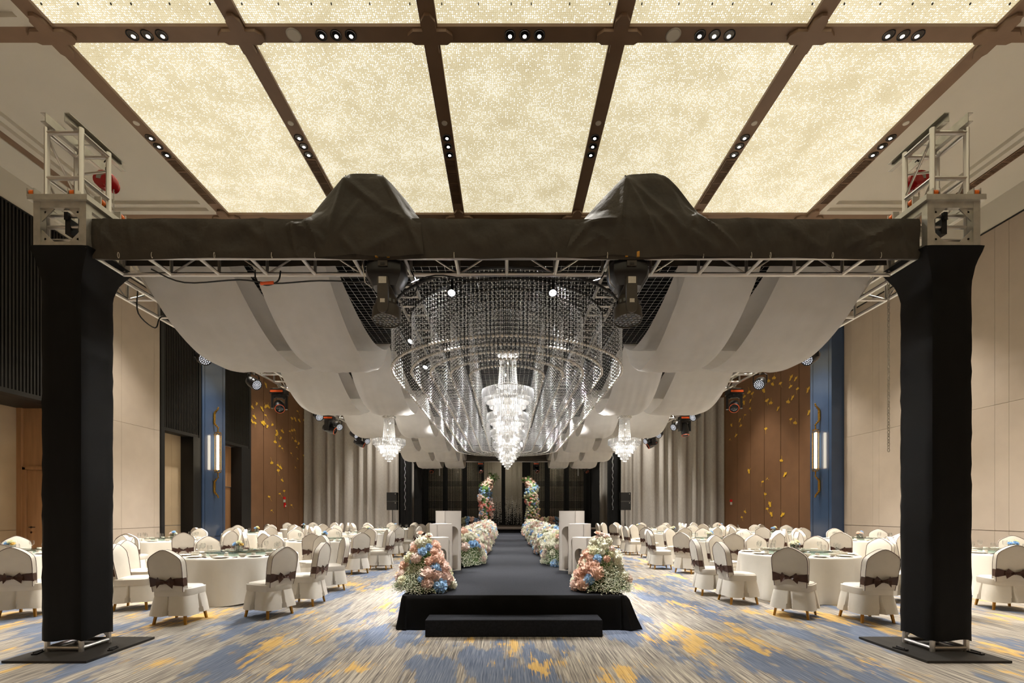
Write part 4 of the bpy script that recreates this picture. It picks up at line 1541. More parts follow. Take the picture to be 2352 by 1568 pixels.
def wash(x, y, label, sgn):
    t = empty('wash_light', label, 'stage light', (x, y, 4.16), group='large wash lights on the front truss')
    c = MB()
    for e in (-1, 1):
        c.box((e * .06, -.2, .06), (.028, .03, .12))
    c.build('clamp_strap', M['gold'], t)
    b = MB()
    secs = [(-.0, .205, .17), (-.1, .215, .18), (-.16, .2, .17), (-.25, .14, .12)]
    vs = []
    for z, hx, hy in secs:
        for k in range(16):
            a = 2 * pi * k / 16
            cx, sy = cos(a), sin(a)
            q = (abs(cx) ** 4 + abs(sy) ** 4) ** -.25
            vs.append((hx * cx * q, hy * sy * q, z))
    fs = [tuple(range(16))] + [(i * 16 + k, (i + 1) * 16 + k, (i + 1) * 16 + (k + 1) % 16, i * 16 + (k + 1) % 16) for i in range(3) for k in range(16)] + [tuple(range(63, 47, -1))]
    b.add(vs, fs)
    b.build('base', M['plastic'], t, True, 35)
    d = MB().bb(-.05, .05, -.195, -.18, -.085, -.03)
    d.build('display', M['plastic2'], t)
    MB().bb(-.022, .022, -.2, -.19, -.075, -.055).build('display_window', M['plate'], t)
    y_ = MB()
    for s_ in (-1, 1):
        yy = s_ * .17
        y_.box((0, yy, -.36), (.11, .055, .32), 0)
        y_.lathe([(.055, -.03), (.055, .03)], 14, (0, yy, -.52), 'y')
    y_.box((0, 0, -.235), (.12, .36, .06))
    y_.build('yoke', M['plastic2'], t, True, 30)
    MB().bb(-.04, .04, -.201, -.198, -.27, -.2).build('arm_label', M['labelw'], t)
    MB().bb(-.025, .025, -.201, -.198, -.47, -.43).build('arm_label', M['labelw'], t)
    m = Matrix.Translation((0, 0, -.45)) @ Matrix.Rotation(R(-9), 4, 'X')
    MB().lathe([(.03, .13), (.1, .115), (.125, .06), (.13, .0), (.152, -.02), (.155, -.14), (.15, -.15), (.142, -.15), (.14, -.14)], 28, mat=m, cap1=False).build('head', M['plastic2'], t, True, 35)
    f = MB()
    for k in range(22):
        a = 2 * pi * k / 22
        f.add([tuple(m @ Vector(p)) for p in [((.132 + .02) * cos(a + q), (.132 + .02) * sin(a + q), z) for q, z in ((-.07, .0), (.07, .0), (.07, .035), (-.07, .035))]], [(0, 1, 2, 3)])
    stuff(f.build('vent_ring', M['lensdark'], t))
    MB().lathe([(.141, -.138), (.001, -.138)], 28, mat=m, cap0=False, cap1=False).build('face_plate', M['plastic2'], t)
    l = MB()
    pts = [(0, 0)]
    for r, n in ((.042, 6), (.083, 12), (.122, 18)):
        pts += [(r * cos(2 * pi * k / n), r * sin(2 * pi * k / n)) for k in range(n)]
    for a, c_ in pts:
        l.lathe([(.0165, -.1385), (.0165, -.141), (.001, -.139)], 10, mat=m @ Matrix.Translation((a, c_, 0)), cap0=False)
    stuff(l.build('led_lens', M['lensdark'], t))
    MB().tube([(-.22, -.1, .1), (-.23, -.12, -.05), (-.21, -.1, -.22), (-.15, -.05, -.25)], .006, 6).build('safety_wire', M['alu'], t)
    return t


wash(-1.3, 5.25, 'large dark wash light hanging under the front truss, slatted-wall side', -1)
wash(1.31, 5.25, 'large dark wash light hanging under the front truss, plain-beige-wall side', 1)


def make_spot():
    t = empty('spot_light', 'x', 'stage light')
    c = clamp(MB(), 0)
    c.build('clamp', M['steel'], t)
    m = Matrix.Translation((0, 0, -.13)) @ Matrix.Rotation(R(35), 4, 'X')
    MB().lathe([(.03, .09), (.05, .07), (.055, -.08), (.05, -.09), (.046, -.08)], 14, mat=m, cap1=False).build('body', M['steel'], t, True)
    MB().lathe([(.046, -.079), (.001, -.082)], 14, mat=m, cap0=False, cap1=False).build('lamp_face', M['spotlamp'], t)
    return t


sp = reg(make_spot())
first = True
for sg in (1, -1):
    for k, y in enumerate((8.2, 9.65, 11.0, 12.25, 13.5, 14.8, 16.1, 17.4, 19.2, 21.4)):  # last two on each side are added to light the far flower beds
        lab = f'{ORD[k]} small lit spot from the front under the ladder truss, {"slatted" if sg < 0 else "plain-beige"}-wall side'
        a = dict(label=lab)
        if first:
            sp.location, sp['label'], sp['group'] = (sg * 1.6, y, 4.57), lab, 'small spots inside the rig'
            first = False
        else:
            dup(sp, (sg * 1.6, y, 4.57), (0 if k > 1 or sg > 0 else 2.6) + .1 * k, lab, 'small spots inside the rig')
for x, wh in ((-.72, 'slatted'), (.6, 'plain-beige')):
    dup(sp, (x, 6.35, 4.55), pi, f'small lit spot in front of the bead rings, {wh}-wall side', 'small spots inside the rig')
for sg in (1, -1):
    for y in (8.2, 11.0, 13.5, 16.1):
        lamp('SPOT', 'spot_beam', (sg * 1.62, y - .05, 4.28), SPOT_W, (.99, .98, .97), (sg * 2.3, y - .9, 0), .06, 84, .8)
    for y in (9.65, 12.25, 14.8, 17.4):
        lamp('SPOT', 'spot_beam', (sg * 1.62, y - .05, 4.28), SPOT_W * .3, (.97, .98, 1), (sg * .2, y - .6, 4.0), .05, 100, .8)
        lamp('SPOT', 'spot_beam', (sg * 1.62, y - .07, 4.26), SPOT_W * 1.5, (1, .97, .94), (sg * 1.0, y - 1.6, .7), .05, 60, .8)
for sg in (1, -1):
    for y in (19.2, 21.4, 23.4):  # beams added to brighten the far beds; no fixture at the farthest
        lamp('SPOT', 'spot_beam', (sg * 1.62, y - .07, 4.26), SPOT_W * 1.2, (1, .97, .94), (sg * 1.05, y - .6, .7), .05, 70, .8)
for sg in (-1, 1):
    lamp('SPOT', 'spot_beam', (sg * 1.0, 5.3, 4.08), SPOT_W * 1.0, (1, .97, .94), (sg * 1.2 + .06, 8.3, .9), .05, 34, .9)  # added spots that brighten the plinths; no lit fixture hangs here
for x in (-.72, .6):
    lamp('SPOT', 'spot_beam', (x, 6.3, 4.4), SPOT_W * .35, (.97, .98, 1), (x * 1.5, 9.0, 4.05), .05, 95, .8)
    lamp('SPOT', 'spot_beam', (x, 6.22, 4.4), SPOT_W * 1.4, (1, .97, .94), (-1.13 if x < 0 else 1.3, 6.5, .6), .05, 31, .9)
for x in (-3.95, -1.38, 1.55, 4.15):
    lamp('SPOT', 'stage_beam', (x, 25.0, 3.9), STAGE_W, (1, .97, .93), (x * .3, 26.3 if abs(x) < 3 else 24, .9), .1, 70, .8)
for x in (-3, 0, 3.2):
    lamp('SPOT', 'stage_beam', (x, 26.0, 4.4), STAGE_W * .6, (1, .95, .88), (x, 29.3, 2.4), .1, 85, .8)

# ---- cables
for k, (pts, lab) in enumerate((
        ([(-3.9, 5.3, 4.16), (-3.6, 5.4, 4.06), (-3.0, 5.42, 4.1), (-2.6, 5.4, 4.05), (-2.1, 5.42, 4.09), (-1.55, 5.38, 4.05)], 'black cable slung along the front truss by the slatted-wall column'),
        ([(-1.05, 5.3, 4.14), (-.98, 5.3, 3.98), (-1.05, 5.3, 3.86), (-1.15, 5.3, 3.95), (-.8, 5.4, 4.14), (-.3, 5.44, 4.1), (.3, 5.42, 4.12), (.95, 5.36, 4.06), (1.08, 5.32, 4.14)], 'black looping cable between the two wash lights'),
        ([(-4.43, 5.8, 4.15), (-4.46, 5.85, 3.9), (-4.44, 6.1, 3.82), (-4.43, 6.2, 4.0), (-4.44, 6.6, 4.14)], 'black cable loop below the side truss by the slatted-wall column'),
        ([(-2.75, 5.28, 4.14), (-2.73, 5.27, 4.02), (-2.62, 5.27, 3.97), (-2.5, 5.28, 4.02), (-2.48, 5.3, 4.14)], 'short cable loop with connector under the front truss'),
        ([(-4.82, 7.5, 4.1), (-4.9, 7.55, 3.95), (-4.86, 7.62, 3.85)], 'thin cable by the nearest par can, slatted-wall side'))):
    fine = []
    V = [Vector(p) for p in pts]
    for i in range(len(V) - 1):
        a, b2, c, d = V[max(i - 1, 0)], V[i], V[i + 1], V[min(i + 2, len(V) - 1)]
        for q in range(5):
            u = q / 5
            fine.append(.5 * ((2 * b2) + (-a + c) * u + (2 * a - 5 * b2 + 4 * c - d) * u * u + (-a + 3 * b2 - 3 * c + d) * u ** 3))
    fine.append(V[-1])
    o = MB().tube(fine, .008, 6).build('cable', M['cable'], None, True)
    tag(o, lab, 'cable', 'black rig cables')
    if k == 3:
        MB().tube([(-2.68, 5.265, 3.985), (-2.54, 5.265, 3.995)], .018, 8).build('connector', M['orange2'], o, True)
# ================================================================== runway, stage, flowers
RX0, RX1, RZ = -1.33, 1.5, .435
t = empty('runway', 'long black carpeted runway leading from the step up to the stage', 'runway')
b = MB()
b.bb(RX0 + .03, RX1 - .03, 6.16, 24.3, RZ - .03, RZ)
b.build('deck', M['stage'], t)


def skirt_fn(path, z1, seed, flare=.05, amp=.018):
    L = len(path)
    zs = [z1 + .004, z1 - .004, z1 - .05, z1 * .6, z1 * .3, .012]

    def fn(i, j):
        (x, y), (nx, ny) = path[i]
        u = j / (len(zs) - 1)
        o = -.03 if j == 0 else flare * u ** 1.4 + amp * u * sin(i * .55 + seed) + .008 * u * sin(i * 1.7)
        return (x + nx * o, y + ny * o, zs[j])
    return L, len(zs), fn


path = []
for k in range(60):
    y = 24.3 - (24.3 - 6.25) * k / 59
    path.append(((RX0, y), (-1, 0)))
for k in range(9):
    a = k / 8 * pi / 2
    path.append(((RX0 + .05 - .05 * cos(a), 6.2 - .05 * sin(a) + .0), (-cos(a) * 2.2, -sin(a) * 1.6)) if 1 < k < 7 else ((RX0 + .05 - .05 * cos(a), 6.2 - .05 * sin(a)), (-cos(a), -sin(a))))
for k in range(40):
    x = RX0 + .06 + (RX1 - RX0 - .12) * k / 39
    path.append(((x, 6.15), (0, -.4)))
for k in range(9):
    a = k / 8 * pi / 2
    m = 3.6 if 2 < k < 7 else 1.4
    path.append(((RX1 - .05 + .05 * sin(a), 6.2 - .05 * cos(a)), (sin(a) * m, -cos(a) * m * .8)))
for k in range(60):
    y = 6.25 + (24.3 - 6.25) * k / 59
    path.append(((RX1, y), (1, 0)))
nu, nv, fn = skirt_fn(path, RZ, .3)
MB().grid(nu, nv, fn).build('skirt', M['stageside'], t, True, 60)
lg = MB()
lg.bb(1.28, 1.33, 6.22, 6.27, 0, RZ - .03)
lg.bb(1.2, 1.46, 6.23, 6.26, .2, .24)
lg.build('deck_leg', M['galv'], t)
o = MB().bb(-.98, 1.15, 5.79, 6.1, 0, .205)
o = o.build('step', M['stage'])
bv = o.modifiers.new('edge', 'BEVEL')
bv.width = .012
bv.segments = 2
tag(o, 'black carpeted step in front of the runway', 'step')

t = empty('stage', 'low dark stage at the far end of the runway', 'stage')
MB().bb(-4.72, 4.8, 24.3, 30.6, .62, .67).build('deck', M['stagewood'], t)
MB().bb(-4.7, 4.78, 24.33, 30.6, 0, .62).build('fascia', M['stageside'], t)

t = empty('stage_backdrop', 'black backdrop behind the stage with six dotted panels', 'backdrop', (0, 0, 0))


def fold(x0, x1, y, z0, z1, amp, f):
    n = int((x1 - x0) / .06)
    return MB().grid(n, 3, lambda i, j: (x0 + (x1 - x0) * i / (n - 1), y + amp * sin(f * (x0 + (x1 - x0) * i / (n - 1))), z0 + (z1 - z0) * j / 2))


fold(-5.6, 5.8, 29.6, .67, 5.4, .04, 14).build('drape', M['blackcloth'], t, True, 80)
for x0, x1 in ((-4.75, -3.92), (-3.58, -2.75), (-2.4, -1.58), (1.47, 2.28), (2.64, 3.46), (3.82, 4.66)):
    c, d = [], []
    for z0, z1 in ((1.0, 1.72), (2.2, 3.08), (3.4, 4.9)):
        z = z0
        while z < z1:
            for k in range(16):
                c.append((x0 + (x1 - x0) * k / 15, 29.48, z))
            z += .074
    hv = OCT_V * np.array([1.25, .8, .8])
    o = ob('dotted_panel', np_mesh('dotted_panel', *scatter(hv, OCT_F, c, .0125), M['beadgold']), t)
    stuff(o)
    th = MB()
    for k in range(16):
        x = x0 + (x1 - x0) * k / 15
        th.tube([(x, 29.48, .95), (x, 29.48, 5.0)], .0016, 3, caps=False)
    stuff(th.build('panel_thread', M['beadgold'], t))
o = MB()
for x in (-5.2, 5.2):
    o.tube([(x, 28, .67), (x, 28, 5.03)], .025, 8)
o.tube([(-5.2, 28, 5.0), (5.2, 28, 5.0)], .025, 8)
tag(o.build('pipe_frame', M['steel'], None, True), 'black pipe frame across the stage carrying the string curtains', 'frame')
for wh, x0, x1, sd in (('slatted', -1.3, -.32, 1), ('plain-beige', -.08, .88, 2)):
    rn = random.Random(sd)
    s = MB()
    c = []
    n = 46
    for k in range(n):
        x = x0 + (x1 - x0) * k / (n - 1)
        y = 28 + rn.uniform(-.12, .12)
        zb = rn.uniform(1.15, 2.1)
        s.tube([(x, y, zb), (x, y, 5.0)], .0075, 4, caps=False)
        z = zb + .3
        while z > max(.75, zb - rn.uniform(.3, .9)):
            c.append((x + rn.uniform(-.01, .01), y, z))
            z -= rn.uniform(.06, .13)
    t2 = empty('string_curtain', f'pale string curtain with crystal ends at the stage centre, {wh}-wall half', 'string curtain', (0, 0, 0), group='string curtains of the stage')
    stuff(s.build('string', M['string'], t2))
    stuff(ob('crystal_end', np_mesh('crystal_end', *scatter(ICO_V, ICO_F, c, .022), M['drop']), t2))
for x, wh in ((-3.6, 'slatted'), (3.82, 'plain-beige')):
    t2 = empty('tube_lamp', f'thin hanging glass tube lamp before the backdrop, {wh}-wall side', 'lamp', (x, 25.86, 3.42), group='hanging tube lamps')
    MB().lathe([(.035, 0), (.035, .82)], 12).build('tube', M['crystal'], t2, True)
    MB().lathe([(.04, .82), (.045, .9), (.02, .92)], 12).build('cap', M['brass'], t2, True)
    MB().lathe([(.02, .6), (.02, .8)], 10).build('glow', M['tube'], t2, True)
    MB().tube([(0, 0, .9), (0, 0, 1.1)], .005, 4).build('wire', M['cable'], t2)

# ---- flower heads (shared meshes)


def pom(seed, n_pet=46):
    """full round bloom of many short petals"""
    rn = random.Random(seed)
    b = MB()
    b.sphere((0, 0, 0), .72, 8, 6)
    for k in range(n_pet):
        z = 1 - 1.75 * (k + .5) / n_pet
        a = k * 2.39996
        r = sqrt(max(0, 1 - z * z))
        n = Vector((r * cos(a), r * sin(a), z))
        t1 = n.orthogonal().normalized()
        t1.rotate(Matrix.Rotation(rn.uniform(0, 6), 3, n))
        t2 = n.cross(t1)
        w = rn.uniform(.2, .3)
        p = n * rn.uniform(.86, 1.06)
        q = n * .58
        lift = rn.uniform(-.1, .22)
        b.add([q - t1 * w * .5, q + t1 * w * .5, p + t1 * w * .9 + t2 * lift, p * 1.04 + t2 * (lift + .04), p - t1 * w * .9 + t2 * lift * .6], [(0, 1, 2, 3), (0, 3, 4)])
    return b


def rose(seed):
    rn = random.Random(seed)
    b = MB()
    b.sphere((0, 0, .05), .42, 8, 5)
    for ring, (r, h, n, tl) in enumerate(((.34, .5, 4, .05), (.52, .5, 5, .16), (.72, .42, 6, .34), (.9, .25, 7, .55))):
        for k in range(n):
            a0 = 2 * pi * (k + .5 * ring) / n + rn.uniform(-.1, .1)
            hw = pi / n * 1.15
            vs = []
            for v in range(4):
                u = v / 3
                rr = r * (.35 + .65 * sin(u * pi / 2)) + tl * u * u * .35
                z = -.55 + (h + .55) * u - tl * .5 * u ** 3
                for q in range(4):
                    e = -1 + 2 * q / 3
                    w = hw * (1 - .35 * u * u * abs(e))
                    vs.append((rr * cos(a0 + e * w), rr * sin(a0 + e * w), z - .12 * u * e * e))
            b.add(vs, [(v * 4 + q, v * 4 + q + 1, v * 4 + q + 5, v * 4 + q + 4) for v in range(3) for q in range(3)])
    return b


def tulip():
    b = MB()
    for k in range(6):
        a = k * pi / 3
        o = .0 if k % 2 else .04
        vs = []
        for v, (r, z, w) in enumerate(((.1, -.3, .1), (.42 + o, 0, .36), (.46 + o, .45, .34), (.3 + o * 2, .9, .08))):
            for e in (-1, 0, 1):
                vs.append((r * cos(a) - sin(a) * w * e, r * sin(a) + cos(a) * w * e, z))
        b.add(vs, [(v * 3 + q, v * 3 + q + 1, v * 3 + q + 4, v * 3 + q + 3) for v in range(3) for q in range(2)])
    b.tube([(0, 0, -.3), (.1, .05, -1.4), (.05, .1, -2.6)], .05, 5)
    return b


BASE = dict(pom=[pom(1), pom(2)], rose=[rose(3), rose(4)], tulip=[tulip()], lite=[pom(5, 16)])
HEAD = {}
for kind, lst in BASE.items():
    for c in FLC:
        HEAD[kind, c] = [b.mesh('flower_head', M['fl_' + c]) for b in lst]
TRI = {}


def tri(b):
    v = np.array(b.v)
    f = []
    for p in b.f:
        for k in range(1, len(p) - 1):
            f.append((p[0], p[k], p[k + 1]))
    return v, np.array(f)


for kind in BASE:
    TRI[kind] = tri(BASE[kind][0])


def head(root, kind, c, p, r, nrm, rnd):
    o = ob('flower_head', rnd.choice(HEAD[kind, c]), root, p)
    q = Vector(nrm).to_track_quat('Z', 'Y')
    o.rotation_mode = 'QUATERNION'
    from mathutils import Quaternion
    o.rotation_quaternion = q @ Quaternion((0, 0, 1), rnd.uniform(0, 6.28))
    o.scale = (r, r, r * rnd.uniform(.8, 1))
    return o


def heads_np(items):
    """many blooms of one colour as one mesh: items = (pos, radius, normal)"""
    v0, f0 = TRI['lite']
    vs, fs, b = [], [], 0
    for p, r, n in items:
        m = np.array(Vector(n).to_track_quat('Z', 'Y').to_matrix())
        vs.append((v0 * r) @ m.T + np.array(p))
        fs.append(f0 + b)
        b += len(v0)
    return np.concatenate(vs), np.concatenate(fs)


def gyps(root, pts_n, fn, rnd, r=.0065):
    """cloud of gypsophila: tiny white blooms on fine green sprigs"""
    c = [fn() for _ in range(pts_n)]
    stuff(ob('gypsophila', np_mesh('gypsophila', *scatter(ICO_V * np.array([1, 1, .8]), ICO_F, [q[0] for q in c], [r * rnd.uniform(.7, 1.5) for _ in c]), M['gyps']), root))
    s = MB()
    for k, (p, o) in enumerate(c):
        if k % 3 == 0:
            s.tube([o, ((p[0] + o[0]) / 2 + .01, (p[1] + o[1]) / 2, (p[2] + o[2]) / 2 + .02), p], .0022, 3, caps=False)
    stuff(s.build('sprig', M['green'], root))


def poisson(cands, rad, have=()):
    out = list(have)
    for p, r in cands:
        if all((p[0] - q[0]) ** 2 + (p[1] - q[1]) ** 2 + (p[2] - q[2]) ** 2 > ((r + s) * rad) ** 2 for q, s in out[-400:]):
            out.append((p, r))
    return out


WT = [('cream', 46), ('blush', 20), ('peach', 10), ('pink', 10), ('blue', 12), ('ivory', 12)]


def pick(rnd, wt):
    s = rnd.uniform(0, sum(w for _, w in wt))
    for c, w in wt:
        s -= w
        if s <= 0:
            return c
    return wt[-1][0]


def end_cluster(cx, cy, sg, label, seed):
    """cone of flowers on the front corner of the runway; sg = direction of the aisle"""
    rnd = random.Random(seed)
    t = empty('flower_arrangement', label, 'flowers', (cx, cy, RZ), group='flower cones at the runway front')
    MB().lathe([(.16, 0), (.2, .12), (.18, .34), (.1, .5), (.03, .56)], 14).build('foam_core', M['green'], t, True)
    H = .74
    cand = []
    for _ in range(3500):
        u = rnd.random() ** .8
        a = rnd.uniform(0, 2 * pi)
        r = (.34 * (1 - u) ** .75 + .05)
        cand.append(((r * cos(a), r * sin(a), .06 + (H - .1) * u), rnd.choice((.052, .066, .08, .09))))
    for p, r in poisson(cand, .70):
        a = atan2(p[1], p[0])
        side = cos(a) * sg
        front = -sin(a)
        if front > .1 and side < (.15 if sg > 0 else .4) and p[2] < .42 and rnd.random() < .85:
            continue
        if side > .25 and front > 0 and p[2] < .5:
            c = pick(rnd, [('pink', 30), ('peach', 40), ('blue', 8), ('cream', 10)])
            r *= 1.25
        else:
            c = pick(rnd, [('cream', 44), ('blush', 14), ('blue', 16), ('peach', 12), ('ivory', 14)])
        kind = 'pom' if r > .055 else rnd.choice(('rose', 'pom'))
        head(t, kind, c, p, r, (cos(a), sin(a), .4), rnd)
    for k in range(4):
        a = rnd.uniform(0, 6.3)
        head(t, 'rose', rnd.choice(('peach', 'blush', 'cream')), (.07 * cos(a), .07 * sin(a), H + .02 * k - .02), .045, (0, -.3, 1), rnd)

    def fn():
        a = rnd.gauss(-pi / 2 - sg * .45, .62)
        u = abs(rnd.gauss(0, .45))
        u = min(u, 1)
        r = (.40 * (1 - u * .75)) * rnd.uniform(.8, 1.15)
        z = .02 + .46 * u + rnd.uniform(-.03, .05)
        p = (r * cos(a), r * sin(a), max(.0, z))
        return p, (p[0] * .55, p[1] * .55, max(.03, p[2] - .1))
    gyps(t, 2600, fn, rnd, .006)
    return t


end_cluster(-1.13, 6.62, 1, 'cone of pink, cream and blue flowers on the runway front corner, slatted-wall side', 21)
end_cluster(1.3, 6.62, -1, 'cone of pink, cream and blue flowers on the runway front corner, plain-beige-wall side', 22)


def flower_bed(cx, sg, y0, y1, label, seed):
    rnd = random.Random(seed)
    t = empty('flower_bed', label, 'flowers', (0, 0, 0), group='flower beds along the runway')
    cells = {}
    kept = []

    def surf(a, y):
        wob_ = 1 + .1 * sin(y * 2.1 + seed) + .07 * sin(y * 5.3)
        r = .40 * wob_
        h = .56 * wob_
        if y < y0 + .5:
            f = sqrt(max(.05, 1 - ((y0 + .5 - y) / .5) ** 2))
            r *= f
            h *= f
        return (cx + r * cos(a), y, RZ + .03 + h * max(0, sin(a)))
    core = MB().grid(13, 40, lambda i, j: (lambda p: (cx + (p[0] - cx) * .8, p[1], RZ + (p[2] - RZ) * .8))(surf(pi * i / 12, y0 + .05 + (y1 - y0 - .05) * j / 39)))
    core.build('foam_core', M['green'], t, True)
    for _ in range(16000):
        y = y0 + (y1 - y0) * rnd.random()
        p = surf(rnd.uniform(.02, pi - .02), y)
        r = rnd.choice((.062, .072, .085, .1))
        key = (int(p[0] / .2), int(y / .2), int(p[2] / .2))
        ok = True
        for i in (-1, 0, 1):
            for j in (-1, 0, 1):
                for k in (-1, 0, 1):
                    for q, s in cells.get((key[0] + i, key[1] + j, key[2] + k), ()):
                        if (p[0] - q[0]) ** 2 + (p[1] - q[1]) ** 2 + (p[2] - q[2]) ** 2 > ((r + s) * .72) ** 2:
                            continue
                        ok = False
        if ok:
            cells.setdefault(key, []).append((p, r))
            kept.append((p, r))
    kept.sort(key=lambda q: q[0][1])
    rest = {}
    cnt = 0
    for p, r in kept:
        c = pick(rnd, WT)
        nrm = ((p[0] - cx) * 1.3, (-.6 if p[1] < y0 + .5 else -.1), p[2] - RZ - .1)
        if p[1] < y0 + .55 and (p[0] - cx) * sg > -.16 and p[2] < RZ + .36 and rnd.random() < .75:
            continue
        if cnt < 270:
            head(t, rnd.choice(('pom', 'pom', 'rose')), c, p, r, nrm, rnd)
            cnt += 1
        else:
            rest.setdefault(c, []).append((p, r * 1.08, nrm))
    for c, it in rest.items():
        o = ob(c + '_blooms' if False else 'far_bloom', np_mesh('far_bloom', *heads_np(it), M['fl_' + c]), t)
        stuff(o)
    for k, (dx, dy, dz) in enumerate(((-.2 * sg, .35, .70), (.05 * sg, .6, .72), (-.3 * sg, 1.1, .66), (.1, 2.4, .7))):
        head(t, 'tulip', 'pink' if k % 2 else 'blush', (cx + dx, y0 + dy, RZ + dz), .055, (.3 * sin(k * 2), -.2, 1), rnd)

    def fn():
        a = rnd.uniform(.05, pi * .75) if sg > 0 else rnd.uniform(pi * .25, pi - .05)
        y = y0 + abs(rnd.gauss(0, .3))
        p = surf(a, max(y, y0 + .03))
        p = (cx + (p[0] - cx) * rnd.uniform(.9, 1.15), p[1] - rnd.uniform(0, .1), RZ + (p[2] - RZ) * rnd.uniform(.5, .85))
        return p, (cx + (p[0] - cx) * .6, p[1] + .12, max(RZ + .03, p[2] - .08))
    gyps(t, 1700, fn, rnd, .006)
    return t


flower_bed(-.93, 1, 9.15, 24.0, 'long bed of cream, pink and blue flowers along the runway edge, slatted-wall side', 31)
flower_bed(1.2, -1, 9.3, 24.0, 'long bed of cream, pink and blue flowers along the runway edge, plain-beige-wall side', 32)


def arch(pts, bands, label, seed, ground, gcol):
    rnd = random.Random(seed)
    t = empty('flower_arch', label, 'flowers', (0, 0, 0), group='flower arch halves on the stage')
    MB().tube([(x, 26, z) for x, z in pts], [.2, .26, .26, .24, .1], 10).build('foam_core', M['green'], t, True)
    items = {}
    V = [Vector((x, 26, z)) for x, z in pts]
    for k in range(620):
        u = rnd.random() * (len(V) - 1)
        i = min(int(u), len(V) - 2)
        p = V[i].lerp(V[i + 1], u - i)
        a = rnd.uniform(0, 2 * pi)
        rr = .36 * (1 - .35 * (u / (len(V) - 1)) ** 3) * rnd.uniform(.75, 1.08)
        q = (p.x + rr * cos(a), p.y + rr * sin(a) * .8, p.z + rnd.uniform(-.08, .08))
        w = u / (len(V) - 1) + .07 * cos(a) * bands[0]
        for z1, cs in bands[1:]:
            if w <= z1 + rnd.uniform(-.03, .03):
                c = rnd.choice(cs)
                break
        else:
            c = bands[-1][1][0]
        items.setdefault(c, []).append((q, rnd.uniform(.05, .075), (cos(a), sin(a) - .4, .2)))
    for k in range(150):
        x = rnd.uniform(*ground)
        a = rnd.uniform(0, pi)
        q = (x, 26.3 - .3 * cos(a) * 1.0, .7 + .55 * sin(a) * rnd.uniform(.6, 1) * (1 - .3 * abs((x - sum(ground) / 2) / (ground[1] - ground[0]))))
        items.setdefault(gcol[int((x - ground[0]) / (ground[1] - ground[0]) * len(gcol)) % len(gcol)], []).append((q, rnd.uniform(.055, .08), (0, -.8, .5)))
    gr = items.pop('green', [])
    for c, it in items.items():
        stuff(ob(c + '_bloom', np_mesh(c + '_bloom', *heads_np(it), M['fl_' + c]), t))
    if gr:
        s = MB()
        for q, r, n in gr:
            for e in range(5):
                d = Vector((rnd.uniform(-1, 1), rnd.uniform(-1, .4), rnd.uniform(-.4, 1))).normalized() * .16
                s.add([q, tuple(Vector(q) + d * .5 + Vector((.02, 0, .01))), tuple(Vector(q) + d), tuple(Vector(q) + d * .5 - Vector((.02, 0, .01)))], [(0, 1, 2, 3)])
        stuff(s.build('greenery', M['green'], t))
    return t


arch([(-1.22, .7), (-1.08, 1.7), (-1.2, 2.32), (-1.08, 2.9), (-.68, 3.45)], (1, (.2, ['pink', 'peach', 'blush', 'peach', 'blue']), (.36, ['coral', 'pink', 'coral']), (.5, ['peach', 'pink', 'blush']), (.62, ['slate', 'slate', 'blue']), (.7, ['green', 'green', 'blue']), (.9, ['peach', 'peach', 'blush']), (1.2, ['green', 'green', 'cream'])),
     'leaning column of banded peach, coral, blue and green flowers, slatted-wall half of the arch', 41, (-2.75, -1.5), ['blue', 'ivory', 'blue', 'peach', 'slate'])
arch([(1.3, .7), (1.4, 1.7), (1.28, 2.32), (1.4, 2.85), (1.05, 3.3)], (-1, (.2, ['pink', 'yellow', 'peach', 'ivory', 'slate']), (.36, ['slate', 'ivory', 'ivory']), (.5, ['coral', 'ivory', 'pink']), (.62, ['ivory', 'green', 'ivory']), (.76, ['blue', 'blue', 'ivory']), (.93, ['peach', 'blush', 'peach']), (1.2, ['green', 'green', 'peach'])),
     'leaning column of banded peach, coral, blue and ivory flowers, plain-beige-wall half of the arch', 42, (1.75, 3.1), ['peach', 'ivory', 'peach', 'blue', 'pink'])

# ---- white plinths with arched openings


def plinth(x, y, z, w, h, rz, label, solid=0):
    t = empty('arched_plinth', label, 'plinth', (x, y, z), rz, group='white arched plinths')
    th = .012
    hw = w / 2
    aw, ah, ab = w * .33, h * .75, .02
    ar = []
    for k in range(13):
        a = pi * k / 12
        ar.append((aw * cos(a), ah - aw + aw * sin(a)))

    for k in range(4):
        b = MB()
        if k in (solid, (solid + 2) % 4):
            b.bb(-hw, hw, 0, th, 0, h)
            b.xf(Matrix.Rotation(k * pi / 2, 4, 'Z') @ Matrix.Translation((0, -hw, 0)))
            b.build('solid_side', M['plinth'], t)
            continue
        b.bb(-hw, -aw, 0, th, 0, h).bb(aw, hw, 0, th, 0, h).bb(-aw, aw, 0, th, 0, ab).bb(-aw, aw, 0, th, ah, h)
        for i in range(12):
            p, q = ar[i], ar[i + 1]
            b.add([(p[0], 0, p[1]), (q[0], 0, q[1]), (q[0], 0, ah), (p[0], 0, ah), (p[0], th, p[1]), (q[0], th, q[1]), (q[0], th, ah), (p[0], th, ah)],
                  [(0, 1, 2, 3), (7, 6, 5, 4), (0, 4, 5, 1)])
        b.xf(Matrix.Rotation(k * pi / 2, 4, 'Z') @ Matrix.Translation((0, -hw, 0)))
        b.build('arched_side', M['plinth'], t)
    MB().bb(-hw, hw, -hw, hw, h, h + .012).build('top_board', M['plinth'], t)
    return t


